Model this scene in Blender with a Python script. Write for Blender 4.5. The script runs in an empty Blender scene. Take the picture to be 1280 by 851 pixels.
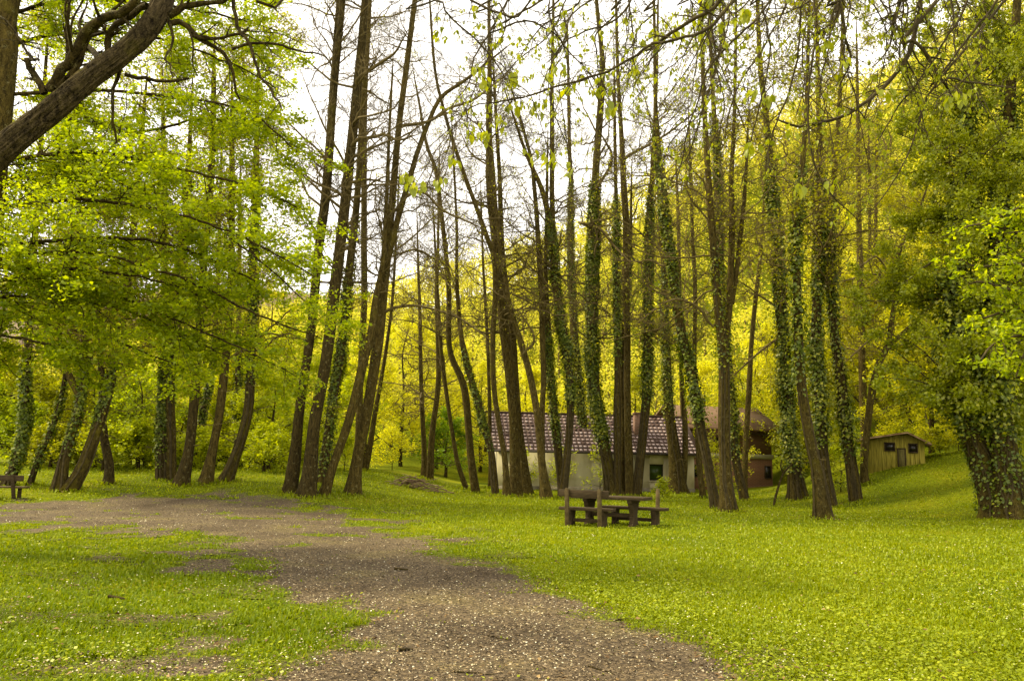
import bpy, math, random
import numpy as np
from mathutils import Matrix, Vector

C = bpy.context.scene.collection
SC = bpy.context.scene
rng = np.random.default_rng(11)
rad = math.radians

# ------------------------------------------------------------------ camera, world, sun, exposure
FPX, CX, CY = 995.0, 640.0, 425.5
PITCH, ROLL, EYE = math.atan(149.5 / 995.0), rad(1.2), 1.65
cF = np.array([0, math.cos(PITCH), math.sin(PITCH)])
_U = np.array([0, -math.sin(PITCH), math.cos(PITCH)])
_X = np.array([1.0, 0, 0])
cR = math.cos(ROLL) * _X + math.sin(ROLL) * _U
cU = math.cos(ROLL) * _U - math.sin(ROLL) * _X
CAM = np.array([0, 0, EYE])
cd = bpy.data.cameras.new("camera")
cd.sensor_width = 36.0
cd.lens = FPX / 1280.0 * 36.0
cd.clip_end = 3000
cam = bpy.data.objects.new("camera", cd)
C.objects.link(cam)
M = Matrix.Identity(4)
for i in range(3):
    M[i][0], M[i][1], M[i][2], M[i][3] = cR[i], cU[i], -cF[i], CAM[i]
cam.matrix_world = M
SC.camera = cam

SUN_EL, SUN_AZ = rad(48), math.atan2(-0.86, 0.22)      # sun stands high to the left
w = bpy.data.worlds.new("World")
SC.world = w
w.use_nodes = True
nt = w.node_tree
nt.nodes.clear()
sky = nt.nodes.new("ShaderNodeTexSky")
sky.sky_type = 'NISHITA'
sky.sun_disc = False
sky.sun_elevation = SUN_EL
sky.sun_rotation = SUN_AZ
tc = nt.nodes.new("ShaderNodeTexCoord")
cn = nt.nodes.new("ShaderNodeTexNoise")
cn.inputs['Scale'].default_value = 2.2
cn.inputs['Detail'].default_value = 5
cr = nt.nodes.new("ShaderNodeMapRange")
cr.inputs['From Min'].default_value = 0.3
cr.inputs['From Max'].default_value = 0.62
cr.inputs['To Min'].default_value = 0.90
cr.inputs['To Max'].default_value = 0.97
mx = nt.nodes.new("ShaderNodeMixRGB")
mx.inputs['Color2'].default_value = (8.9, 8.4, 7.6, 1)
bg = nt.nodes.new("ShaderNodeBackground")
bg.inputs['Strength'].default_value = 0.12
wo = nt.nodes.new("ShaderNodeOutputWorld")
nt.links.new(tc.outputs['Generated'], cn.inputs['Vector'])
nt.links.new(cn.outputs['Fac'], cr.inputs['Value'])
nt.links.new(cr.outputs['Result'], mx.inputs['Fac'])
nt.links.new(sky.outputs['Color'], mx.inputs['Color1'])
nt.links.new(mx.outputs['Color'], bg.inputs['Color'])
nt.links.new(bg.outputs['Background'], wo.inputs['Surface'])

sl = bpy.data.lights.new("sun", 'SUN')
sl.energy = 3.1
sl.angle = rad(10)
sl.color = (1.0, 0.89, 0.58)
so = bpy.data.objects.new("sun", sl)
C.objects.link(so)
sd = Vector((math.sin(SUN_AZ) * math.cos(SUN_EL), math.cos(SUN_AZ) * math.cos(SUN_EL), math.sin(SUN_EL)))
so.rotation_euler = (-sd).to_track_quat('-Z', 'Y').to_euler()
so.location = (-20, 20, 60)

SC.view_settings.view_transform = 'Standard'
SC.view_settings.look = 'None'
SC.view_settings.gamma = 1
SC.view_settings.use_curve_mapping = False
SC.view_settings.exposure = 1.12
SC.render.engine = 'CYCLES'
SC.cycles.max_bounces = 7
SC.cycles.diffuse_bounces = 4
SC.cycles.transmission_bounces = 5
SC.cycles.glossy_bounces = 2

# ------------------------------------------------------------------ small maths
def sstep(a, b, x):
    t = np.clip((np.asarray(x, float) - a) / (b - a), 0, 1)
    return t * t * (3 - 2 * t)

def _hash(i, j, s):
    n = np.sin(i * 127.1 + j * 311.7 + s * 74.7) * 43758.5453
    return n - np.floor(n)

def vnoise(x, y, sc=1.0, seed=0):
    x = np.asarray(x, float) * sc
    y = np.asarray(y, float) * sc
    i, j = np.floor(x), np.floor(y)
    u, v = x - i, y - j
    u, v = u * u * (3 - 2 * u), v * v * (3 - 2 * v)
    return ((_hash(i, j, seed) * (1 - u) + _hash(i + 1, j, seed) * u) * (1 - v)
            + (_hash(i, j + 1, seed) * (1 - u) + _hash(i + 1, j + 1, seed) * u) * v)

def fbm(x, y, sc, seed=0):
    return (vnoise(x, y, sc, seed) + .5 * vnoise(x, y, sc * 2.1, seed + 3) + .25 * vnoise(x, y, sc * 4.3, seed + 5)) / 1.75

def ray(px, py):
    d = cF + cR * ((px - CX) / FPX) + cU * ((CY - py) / FPX)
    return d

def at(px, py, Y):
    d = ray(px, py)
    return CAM + d * (Y / d[1])

def unit(a):
    return a / np.maximum(np.linalg.norm(a, axis=-1, keepdims=True), 1e-9)

# ------------------------------------------------------------------ terrain
RIDGE_PX = [(-900, 470), (-200, 440), (200, 430), (420, 400), (480, 388), (545, 366), (600, 346), (680, 315), (740, 290), (800, 262), (870, 238),
            (935, 200), (1000, 168), (1080, 128), (1160, 92), (1280, 40), (1500, -40), (2200, -120)]
_rp = np.array([at(a, b, 125.0) for a, b in RIDGE_PX])
RX, RZ = _rp[:, 0], _rp[:, 2] - 6.0

def H(x, y):
    x = np.asarray(x, float)
    y = np.asarray(y, float)
    z = 0.10 * (fbm(x, y, 0.12, 2) - 0.5) * sstep(4, 12, y)
    z = z + 0.95 * sstep(23, 35, y) * sstep(-1.5, -9, x)
    u = np.clip((y - 30) * .12 + (x - 12.5) * 1.2, 0, None)
    u = np.minimum(u, 26)
    z = z + 0.0175 * u * u * (1 - .75 * sstep(46, 50, y) * sstep(64, 58, y) * sstep(21, 18, x)) * sstep(4, 12, x) * sstep(16, 26, y) * (1 - 0.5 * sstep(60, 90, y))
    z = z + .80 * np.exp(-((x - 17.6) / 3.2) ** 2 - ((y - 37.2) / 4.2) ** 2)
    z = z + np.interp(x, RX, RZ) * sstep(60, 122, y) * (0.93 + 0.14 * vnoise(x, y, 0.05, 9))
    return z

def gpt(px, py):
    d = ray(px, py)
    ts = np.geomspace(3, 140, 1500)
    P = CAM + d * ts[:, None]
    below = P[:, 2] < H(P[:, 0], P[:, 1])
    if not below.any():
        return P[-1]
    k = int(np.argmax(below))
    p = P[k].copy()
    p[2] = H(p[0], p[1])
    return p

# ------------------------------------------------------------------ mesh builder
class MB:
    def __init__(self):
        self.v, self.f, self.n = [], [], 0

    def add(self, v, f, mat=0):
        v = np.asarray(v, float).reshape(-1, 3)
        f = np.asarray(f, np.int64)
        self.v.append(v)
        self.f.append((f + self.n, mat))
        self.n += len(v)

    def box(self, x0, x1, y0, y1, z0, z1, mat=0, rot=None):
        v = np.array([(x, y, z) for x in (x0, x1) for y in (y0, y1) for z in (z0, z1)], float)
        if rot is not None:
            c = v.mean(0)
            v = (v - c) @ rot.T + c
        f = [(0, 1, 3, 2), (4, 6, 7, 5), (0, 4, 5, 1), (2, 3, 7, 6), (0, 2, 6, 4), (1, 5, 7, 3)]
        self.add(v, f, mat)

    def prism(self, prof, axis_from, axis_to, ax='x', mat=0):
        """extrude a 2-D profile (list of (a,b)) along an axis"""
        n = len(prof)
        out = []
        for t in (axis_from, axis_to):
            for a, b in prof:
                out.append((t, a, b) if ax == 'x' else (a, t, b))
        self.add(out, [(i, (i + 1) % n, (i + 1) % n + n, i + n) for i in range(n)], mat)
        base = self.n - 2 * n
        self.f.append((np.array([[base + i for i in range(n)][::-1]]), mat))
        self.f.append((np.array([[base + n + i for i in range(n)]]), mat))

    def build(self, name, mats, parent=None, origin=None, smooth=False, bevel=0.0):
        me = bpy.data.meshes.new(name)
        V = np.concatenate(self.v) if self.v else np.zeros((0, 3))
        if origin is not None:
            V = V - np.asarray(origin)
        me.vertices.add(len(V))
        me.vertices.foreach_set("co", V.astype(np.float32).ravel())
        tot = sum(len(f) for f, _ in self.f)
        nl = sum(f.size for f, _ in self.f)
        me.loops.add(nl)
        me.loops.foreach_set("vertex_index", np.concatenate([f.ravel() for f, _ in self.f]).astype(np.int32))
        sizes = np.concatenate([np.full(len(f), f.shape[1]) for f, _ in self.f])
        starts = np.concatenate([[0], np.cumsum(sizes)[:-1]])
        me.polygons.add(tot)
        me.polygons.foreach_set("loop_start", starts.astype(np.int32))
        mi = np.concatenate([np.full(len(f), m) for f, m in self.f])
        me.polygons.foreach_set("material_index", mi.astype(np.int32))
        if smooth:
            me.polygons.foreach_set("use_smooth", np.ones(tot, bool))
        me.update(calc_edges=True)
        for m in (mats if isinstance(mats, (list, tuple)) else [mats]):
            me.materials.append(m)
        o = bpy.data.objects.new(name, me)
        C.objects.link(o)
        if parent is not None:
            o.parent = parent
        if bevel:
            b = o.modifiers.new("bevel", 'BEVEL')
            b.width = bevel
            b.segments = 2
        return o

def tag(o, label=None, cat=None, group=None, kind=None):
    if label: o["label"] = label
    if cat: o["category"] = cat
    if group: o["group"] = group
    if kind: o["kind"] = kind
    return o

def empty(name, loc, rz=0.0):
    o = bpy.data.objects.new(name, None)
    C.objects.link(o)
    o.location = [float(a) for a in loc]
    o.rotation_euler = (0, 0, rz)
    return o

# ------------------------------------------------------------------ tubes and branches
def tubes(mb, P, R, n=4, mat=0, cap=False):
    P = np.asarray(P, float)
    if P.ndim == 2:
        P, R = P[None], np.asarray(R, float)[None]
    N, K, _ = P.shape
    T = np.empty_like(P)
    T[:, 1:-1] = P[:, 2:] - P[:, :-2]
    T[:, 0] = P[:, 1] - P[:, 0]
    T[:, -1] = P[:, -1] - P[:, -2]
    T = unit(T)
    tm = unit(P[:, -1] - P[:, 0])
    ref = np.where((np.abs(tm[:, 2]) > .75)[:, None], np.array([[1.0, 0.13, 0]]), np.array([[0.0, 0.1, 1]]))
    u = unit(np.cross(T, ref[:, None, :]))
    v = np.cross(T, u)
    th = np.linspace(0, 2 * math.pi, n, endpoint=False)
    ring = (u[:, :, None, :] * np.cos(th)[None, None, :, None] + v[:, :, None, :] * np.sin(th)[None, None, :, None])
    V = P[:, :, None, :] + ring * np.asarray(R)[:, :, None, None]
    idx = np.arange(N * K * n).reshape(N, K, n)
    a = idx[:, :-1, :]
    b = np.roll(idx, -1, 2)[:, :-1, :]
    c = np.roll(idx, -1, 2)[:, 1:, :]
    d = idx[:, 1:, :]
    F = np.stack([a, b, c, d], -1).reshape(-1, 4)
    mb.add(V.reshape(-1, 3), F, mat)

def catmull(pts, m):
    pts = np.asarray(pts, float)
    P = np.vstack([2 * pts[0] - pts[1], pts, 2 * pts[-1] - pts[-2]])
    out = []
    for i in range(1, len(P) - 2):
        t = np.linspace(0, 1, m, endpoint=False)[:, None]
        p0, p1, p2, p3 = P[i - 1], P[i], P[i + 1], P[i + 2]
        out.append(.5 * ((2 * p1) + (-p0 + p2) * t + (2 * p0 - 5 * p1 + 4 * p2 - p3) * t ** 2 + (-p0 + 3 * p1 - 3 * p2 + p3) * t ** 3))
    out.append(pts[-1][None])
    return np.vstack(out)

def resample(P4, step):
    """P4: columns xyz + radius; resample by arc length after a spline"""
    S = catmull(P4, 10)
    d = np.concatenate([[0], np.cumsum(np.linalg.norm(np.diff(S[:, :3], axis=0), axis=1))])
    n = max(4, int(d[-1] / step) + 1)
    s = np.linspace(0, d[-1], n)
    return np.stack([np.interp(s, d, S[:, i]) for i in range(4)], 1)

def walk(start, d, L, K, jit, up, g):
    N = len(start)
    d = unit(d)
    steps = np.empty((N, K - 1, 3))
    nz = np.zeros((N, 3))
    for k in range(K - 1):
        nz = nz * .7 + g.normal(0, jit, (N, 3))
        dk = d + nz
        dk[:, 2] += np.asarray(up) * (k + 1) / (K - 1)
        steps[:, k] = unit(dk)
    steps *= (np.asarray(L) / (K - 1))[:, None, None]
    P = np.concatenate([start[:, None, :], start[:, None, :] + np.cumsum(steps, 1)], 1)
    return P

def taper(r0, K, end=.25):
    return np.asarray(r0)[:, None] * np.linspace(1, end, K)[None, :]

def spawn(P, R, n, lf, K, g, ang=(30, 70), up=.1, rfac=.5, smin=.2, flat=0.0, jit=.18, rmin=.006, lmin=.1, lmax=9):
    N, Kp = P.shape[:2]
    s = g.uniform(smin, .98, (N, n)).ravel()
    pi = np.repeat(np.arange(N), n)
    x = s * (Kp - 1)
    i0 = np.minimum(x.astype(int), Kp - 2)
    fr = (x - i0)[:, None]
    pos = P[pi, i0] * (1 - fr) + P[pi, i0 + 1] * fr
    tan = unit(P[pi, i0 + 1] - P[pi, i0])
    r = R[pi, i0] * (1 - fr[:, 0]) + R[pi, i0 + 1] * fr[:, 0]
    Lp = np.linalg.norm(np.diff(P, axis=1), axis=2).sum(1)[pi]
    q = g.normal(0, 1, (N * n, 3))
    q[:, 2] *= (1 - flat)
    q = unit(q - (q * tan).sum(1, keepdims=True) * tan)
    a = np.radians(g.uniform(ang[0], ang[1], N * n))[:, None]
    d = tan * np.cos(a) + q * np.sin(a)
    L = np.clip(Lp * lf * g.uniform(.55, 1.25, N * n) * (1.15 - .65 * s), lmin, lmax)
    P2 = walk(pos, d, L, K, jit, np.full(N * n, up), g)
    R2 = taper(np.maximum(r * rfac, rmin), K, .35)
    return P2, R2

def leaf_quads(mb, p, a, s, L, W, mat=0, fold=.1):
    a = unit(a)
    s = unit(s - (s * a).sum(1, keepdims=True) * a)
    n = np.cross(a, s)
    L = np.asarray(L)[:, None]
    W = np.asarray(W)[:, None]
    m = p + a * L * .45 + n * L * fold
    V = np.stack([p, m + s * W * .5, p + a * L, m - s * W * .5], 1)
    N = len(p)
    mb.add(V.reshape(-1, 3), np.arange(N * 4).reshape(N, 4), mat)

def leaf_oval(mb, p, a, s, L, W, mat=0, droop=.25):
    """larger near leaf: two folded halves, each a quad strip with a pointed tip"""
    a = unit(a)
    s = unit(s - (s * a).sum(1, keepdims=True) * a)
    n = np.cross(a, s)
    L = np.asarray(L)[:, None]
    W = np.asarray(W)[:, None]
    c0 = p
    c1 = p + a * L * .35 - n * L * droop * .10
    c2 = p + a * L * .70 - n * L * droop * .35
    c3 = p + a * L * 1.0 - n * L * droop * .8
    up = n * W * .14
    V = np.stack([c0, c1, c2, c3, c1 + s * W * .46 + up, c2 + s * W * .40 + up, c1 - s * W * .46 + up, c2 - s * W * .40 + up], 1)
    N = len(p)
    o = (np.arange(N) * 8)[:, None]
    tri = np.concatenate([o + [0, 1, 4], o + [2, 3, 5], o + [0, 6, 1], o + [2, 7, 3]])
    quad = np.concatenate([o + [1, 2, 5, 4], o + [6, 7, 2, 1]])
    b = mb.n
    mb.add(V.reshape(-1, 3), tri, mat)
    mb.f.append((quad + b, mat))

# ------------------------------------------------------------------ materials
def new_mat(name):
    m = bpy.data.materials.new(name)
    m.use_nodes = True
    m.node_tree.nodes.clear()
    return m, m.node_tree, m.node_tree.nodes, m.node_tree.links

def ramp(N, stops):
    r = N.new("ShaderNodeValToRGB")
    e = r.color_ramp.elements
    while len(e) < len(stops):
        e.new(.5)
    for k, (p, c) in enumerate(stops):
        e[k].position = p
        e[k].color = (*c, 1)
    return r

def leaf_mat(name, stops, trans=.5, tcol=1.5, gloss=.06, patch=.25, rough=.45, nscale=.45):
    m, t, N, Lk = new_mat(name)
    geo = N.new("ShaderNodeNewGeometry")
    no = N.new("ShaderNodeTexNoise")
    no.inputs['Scale'].default_value = nscale
    no.inputs['Detail'].default_value = 3
    tco = N.new("ShaderNodeTexCoord")
    Lk.new(tco.outputs['Object'], no.inputs['Vector'])
    ma = N.new("ShaderNodeMath")
    ma.operation = 'MULTIPLY_ADD'
    ma.inputs[1].default_value = 1 - patch
    mb_ = N.new("ShaderNodeMath")
    mb_.operation = 'MULTIPLY'
    mb_.inputs[1].default_value = patch * 1.0
    Lk.new(no.outputs['Fac'], mb_.inputs[0])
    Lk.new(geo.outputs['Random Per Island'], ma.inputs[0])
    Lk.new(mb_.outputs[0], ma.inputs[2])
    r = ramp(N, stops)
    Lk.new(ma.outputs[0], r.inputs['Fac'])
    df = N.new("ShaderNodeBsdfDiffuse")
    tr = N.new("ShaderNodeBsdfTranslucent")
    mu = N.new("ShaderNodeMixRGB")
    mu.blend_type = 'MULTIPLY'
    mu.inputs['Fac'].default_value = 1
    mu.inputs['Color2'].default_value = (tcol * 1.08, tcol, tcol * .4, 1)
    Lk.new(r.outputs['Color'], mu.inputs['Color1'])
    Lk.new(r.outputs['Color'], df.inputs['Color'])
    Lk.new(mu.outputs['Color'], tr.inputs['Color'])
    mix = N.new("ShaderNodeMixShader")
    mix.inputs['Fac'].default_value = trans
    Lk.new(df.outputs[0], mix.inputs[1])
    Lk.new(tr.outputs[0], mix.inputs[2])
    gl = N.new("ShaderNodeBsdfGlossy")
    gl.inputs['Roughness'].default_value = rough
    gl.inputs['Color'].default_value = (1, .95, .8, 1)
    m2 = N.new("ShaderNodeMixShader")
    m2.inputs['Fac'].default_value = gloss
    Lk.new(mix.outputs[0], m2.inputs[1])
    Lk.new(gl.outputs[0], m2.inputs[2])
    o = N.new("ShaderNodeOutputMaterial")
    Lk.new(m2.outputs[0], o.inputs['Surface'])
    return m

def bark_mat(name, dark, mid, moss, moss_amt=.35, scale=5.0, lichen=.5, upper=False):
    m, t, N, Lk = new_mat(name)
    tco = N.new("ShaderNodeTexCoord")
    wn = N.new("ShaderNodeTexNoise")
    wn.inputs['Scale'].default_value = 2.3
    wn.inputs['Detail'].default_value = 4
    Lk.new(tco.outputs['Object'], wn.inputs['Vector'])
    mxv = N.new("ShaderNodeMixRGB")
    mxv.blend_type = 'LINEAR_LIGHT'
    mxv.inputs['Fac'].default_value = .16
    Lk.new(tco.outputs['Object'], mxv.inputs['Color1'])
    Lk.new(wn.outputs['Color'], mxv.inputs['Color2'])
    mp = N.new("ShaderNodeMapping")
    mp.inputs['Scale'].default_value = (1, 1, .20)
    Lk.new(mxv.outputs['Color'], mp.inputs['Vector'])
    no = N.new("ShaderNodeTexNoise")
    no.inputs['Scale'].default_value = scale * 3.2
    no.inputs['Detail'].default_value = 9
    no.inputs['Roughness'].default_value = .66
    Lk.new(mp.outputs[0], no.inputs['Vector'])
    fi = N.new("ShaderNodeTexNoise")
    fi.inputs['Scale'].default_value = scale * 9
    fi.inputs['Detail'].default_value = 5
    Lk.new(tco.outputs['Object'], fi.inputs['Vector'])
    mixf = N.new("ShaderNodeMath")
    mixf.operation = 'MULTIPLY_ADD'
    mixf.inputs[1].default_value = .30
    sc_ = N.new("ShaderNodeMath")
    sc_.operation = 'MULTIPLY'
    sc_.inputs[1].default_value = .70
    Lk.new(no.outputs['Fac'], sc_.inputs[0])
    Lk.new(fi.outputs['Fac'], mixf.inputs[0])
    Lk.new(sc_.outputs[0], mixf.inputs[2])
    r = ramp(N, [(.0, tuple(.5 * c for c in dark)), (.40, dark), (.54, mid), (.68, tuple(1.7 * c for c in mid))])
    Lk.new(mixf.outputs[0], r.inputs['Fac'])
    n2 = N.new("ShaderNodeTexNoise")
    n2.inputs['Scale'].default_value = 1.3
    n2.inputs['Detail'].default_value = 10
    n2.inputs['Roughness'].default_value = .7
    Lk.new(tco.outputs['Object'], n2.inputs['Vector'])
    r2 = N.new("ShaderNodeMapRange")
    r2.inputs['From Min'].default_value = .68 - moss_amt * .35
    r2.inputs['From Max'].default_value = .86 - moss_amt * .30
    r2.inputs['To Max'].default_value = .8
    Lk.new(n2.outputs['Fac'], r2.inputs['Value'])
    mm = N.new("ShaderNodeMixRGB")
    mm.inputs['Color2'].default_value = (*moss, 1)
    Lk.new(r2.outputs['Result'], mm.inputs['Fac'])
    Lk.new(r.outputs['Color'], mm.inputs['Color1'])
    if upper:
        gn = N.new("ShaderNodeNewGeometry")
        sz = N.new("ShaderNodeSeparateXYZ")
        Lk.new(gn.outputs['Normal'], sz.inputs[0])
        q1 = N.new("ShaderNodeMath"); q1.operation = 'MULTIPLY_ADD'; q1.inputs[1].default_value = .8
        Lk.new(sz.outputs[2], q1.inputs[0]); Lk.new(n2.outputs['Fac'], q1.inputs[2])
        q2 = N.new("ShaderNodeMapRange"); q2.inputs['From Min'].default_value = .85; q2.inputs['From Max'].default_value = 1.15
        Lk.new(q1.outputs[0], q2.inputs['Value'])
        mu_ = N.new("ShaderNodeMixRGB"); mu_.inputs['Color2'].default_value = (*moss, 1)
        Lk.new(q2.outputs['Result'], mu_.inputs['Fac']); Lk.new(mm.outputs['Color'], mu_.inputs['Color1'])
        mm = mu_
    v2 = N.new("ShaderNodeTexVoronoi")
    v2.inputs['Scale'].default_value = 6.0
    Lk.new(mxv.outputs['Color'], v2.inputs['Vector'])
    r3 = N.new("ShaderNodeMapRange")
    r3.inputs['From Min'].default_value = .34
    r3.inputs['From Max'].default_value = .12
    r3.inputs['To Max'].default_value = lichen
    Lk.new(v2.outputs['Distance'], r3.inputs['Value'])
    lm_ = N.new("ShaderNodeMapRange"); lm_.inputs['From Min'].default_value = .46; lm_.inputs['From Max'].default_value = .60
    Lk.new(fi.outputs['Fac'], lm_.inputs['Value'])
    lq_ = N.new("ShaderNodeMath"); lq_.operation = 'MULTIPLY'
    Lk.new(r3.outputs['Result'], lq_.inputs[0]); Lk.new(lm_.outputs['Result'], lq_.inputs[1])
    r3 = lq_
    m3 = N.new("ShaderNodeMixRGB")
    m3.inputs['Color2'].default_value = (.24, .21, .09, 1)
    Lk.new(r3.outputs[0], m3.inputs['Fac'])
    Lk.new(mm.outputs['Color'], m3.inputs['Color1'])
    b = N.new("ShaderNodeBsdfPrincipled")
    b.inputs['Roughness'].default_value = .95
    b.inputs['Specular IOR Level'].default_value = .1
    Lk.new(m3.outputs['Color'], b.inputs['Base Color'])
    bp = N.new("ShaderNodeBump")
    bp.inputs['Strength'].default_value = 1.0
    bp.inputs['Distance'].default_value = .06
    Lk.new(mixf.outputs[0], bp.inputs['Height'])
    Lk.new(bp.outputs['Normal'], b.inputs['Normal'])
    o = N.new("ShaderNodeOutputMaterial")
    Lk.new(b.outputs[0], o.inputs['Surface'])
    return m

def noise_mat(name, stops, scale=8.0, rough=.8, bump=.3, stretch=(1, 1, 1), detail=6, dist=.02):
    m, t, N, Lk = new_mat(name)
    tco = N.new("ShaderNodeTexCoord")
    mp = N.new("ShaderNodeMapping")
    mp.inputs['Scale'].default_value = stretch
    no = N.new("ShaderNodeTexNoise")
    no.inputs['Scale'].default_value = scale
    no.inputs['Detail'].default_value = detail
    Lk.new(tco.outputs['Object'], mp.inputs['Vector'])
    Lk.new(mp.outputs[0], no.inputs['Vector'])
    r = ramp(N, stops)
    Lk.new(no.outputs['Fac'], r.inputs['Fac'])
    b = N.new("ShaderNodeBsdfPrincipled")
    b.inputs['Roughness'].default_value = rough
    b.inputs['Specular IOR Level'].default_value = .25
    Lk.new(r.outputs['Color'], b.inputs['Base Color'])
    if bump:
        bp = N.new("ShaderNodeBump")
        bp.inputs['Strength'].default_value = bump
        bp.inputs['Distance'].default_value = dist
        Lk.new(no.outputs['Fac'], bp.inputs['Height'])
        Lk.new(bp.outputs['Normal'], b.inputs['Normal'])
    o = N.new("ShaderNodeOutputMaterial")
    Lk.new(b.outputs[0], o.inputs['Surface'])
    return m

def island_mat(name, stops, rough=.8):
    m, t, N, Lk = new_mat(name)
    geo = N.new("ShaderNodeNewGeometry")
    r = ramp(N, stops)
    Lk.new(geo.outputs['Random Per Island'], r.inputs['Fac'])
    b = N.new("ShaderNodeBsdfPrincipled")
    b.inputs['Roughness'].default_value = rough
    b.inputs['Specular IOR Level'].default_value = .2
    Lk.new(r.outputs['Color'], b.inputs['Base Color'])
    o = N.new("ShaderNodeOutputMaterial")
    Lk.new(b.outputs[0], o.inputs['Surface'])
    return m

MAT = {}
MAT['bark'] = bark_mat("bark", (.024, .017, .004), (.085, .061, .014), (.115, .100, .005), .36, 5, .75)
MAT['bark_dark'] = bark_mat("bark_dark", (.014, .010, .003), (.056, .040, .011), (.090, .078, .004), .36, 6, .65)
MAT['bark_moss'] = bark_mat("bark_moss", (.018, .013, .003), (.066, .048, .011), (.125, .106, .004), .52, 6, .45)
MAT['bark_near'] = bark_mat("ridged_bark", (.014, .010, .005), (.082, .060, .028), (.125, .110, .006), .25, 6, .1, True)
MAT['twig'] = noise_mat("twig_bark", [(.3, (.075, .054, .014)), (.7, (.16, .118, .038))], 6, .9, 0)
MAT['twig_dark'] = noise_mat("dark_twig_bark", [(.3, (.030, .022, .007)), (.7, (.080, .058, .020))], 6, .9, 0)
MAT['ivy'] = leaf_mat("ivy_leaf", [(0, (.034, .058, .001)), (.5, (.085, .125, .002)), (.85, (.17, .21, .003)), (1, (.32, .33, .012))], .3, 1.5, .035, .2, .5)
MAT['ivy_light'] = leaf_mat("ivy_shoot_leaf", [(0, (.10, .125, .002)), (.6, (.22, .235, .003)), (1, (.40, .37, .008))], .4, 1.5, .03, .3)
MAT['leaf'] = leaf_mat("broad_leaf", [(0, (.12, .19, .001)), (.5, (.25, .32, .002)), (1, (.45, .49, .004))], .6, 1.55, .02, .3)
MAT['leaf_wood'] = leaf_mat("woodland_leaf", [(0, (.14, .17, .001)), (.5, (.30, .32, .002)), (1, (.52, .50, .004))], .5, 1.4, .02, .45)
MAT['leaf_lime'] = leaf_mat("lime_leaf", [(0, (.26, .34, .001)), (.5, (.40, .46, .002)), (1, (.58, .60, .004))], .5, 1.3, .025, .3)
MAT['leaf_yellow'] = leaf_mat("yellow_spring_leaf", [(0, (.30, .33, .006)), (.5, (.54, .54, .014)), (1, (.78, .75, .03))], .62, 1.25, .015, .4)
MAT['leaf_olive'] = leaf_mat("olive_leaf", [(0, (.12, .135, .001)), (.5, (.25, .25, .002)), (1, (.48, .44, .004))], .45, 1.4, .02, .45)
MAT['leaf_green'] = leaf_mat("fresh_green_leaf", [(0, (.09, .18, .002)), (1, (.24, .34, .004))], .45, 1.4, .02, .3)
MAT['leaf_hill'] = leaf_mat("hillside_leaf", [(.12, (.22, .20, .02)), (.36, (.44, .43, .05)), (.60, (.66, .63, .08)), (.85, (.80, .76, .12))], .5, 1.25, .01, .70, .45, .13)
MAT['grass'] = leaf_mat("grass_blade", [(0, (.12, .165, .001)), (.5, (.215, .27, .0015)), (1, (.36, .375, .004))], .35, 1.4, .015, .45)
MAT['grass_lush'] = leaf_mat("lush_grass_blade", [(0, (.085, .135, .001)), (.5, (.15, .21, .0015)), (1, (.26, .30, .003))], .35, 1.4, .015, .35)
MAT['cover'] = leaf_mat("ground_cover_leaf", [(0, (.15, .20, .002)), (.6, (.265, .315, .004)), (.92, (.38, .40, .01)), (1, (.58, .56, .12))], .35, 1.3, .03, .25)
MAT['petal'] = island_mat("petal", [(0, (.40, .34, .17)), (.6, (.62, .55, .34)), (1, (.80, .75, .58))])
MAT['chip'] = island_mat("wood_chip", [(0, (.045, .032, .02)), (.55, (.13, .095, .055)), (.8, (.24, .175, .095)), (1, (.46, .37, .24))])
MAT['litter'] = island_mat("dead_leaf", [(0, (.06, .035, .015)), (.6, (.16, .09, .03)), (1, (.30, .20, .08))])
MAT['wood'] = noise_mat("weathered_timber", [(.25, (.016, .010, .004)), (.5, (.048, .031, .012)), (.8, (.105, .072, .030))], 5, .85, .5, (1, 14, 14))
MAT['wood_cut'] = noise_mat("sawn_timber", [(.3, (.055, .037, .012)), (.7, (.13, .092, .036))], 9, .85, .4)

# ------------------------------------------------------------------ gravel clearing outline (as it lies on the ground)
PATH_PX = [(340, 900), (372, 851), (392, 805), (352, 765), (312, 722), (288, 690), (235, 668), (150, 661), (60, 657), (-60, 655), (-260, 650),
           (-260, 634), (-60, 634), (60, 629), (130, 625), (250, 625), (350, 632), (425, 641), (440, 650), (480, 667), (570, 694), (660, 727), (775, 766), (872, 812), (980, 855), (1060, 900)]
PATH = np.array([gpt(a, b)[:2] for a, b in PATH_PX])

def sdf(x, y):
    x = np.asarray(x, float).ravel()
    y = np.asarray(y, float).ravel()
    d2 = np.full(x.shape, 1e9)
    ins = np.zeros(x.shape, bool)
    n = len(PATH)
    for i in range(n):
        ax, ay = PATH[i]
        bx, by = PATH[(i + 1) % n]
        ex, ey = bx - ax, by - ay
        t = np.clip(((x - ax) * ex + (y - ay) * ey) / (ex * ex + ey * ey), 0, 1)
        d2 = np.minimum(d2, (x - ax - t * ex) ** 2 + (y - ay - t * ey) ** 2)
        cond = ((ay > y) != (by > y))
        with np.errstate(divide='ignore', invalid='ignore'):
            xi = ax + (y - ay) / (by - ay) * ex
        ins ^= cond & (x < xi)
    d = np.sqrt(d2)
    return np.where(ins, -d, d)

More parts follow.
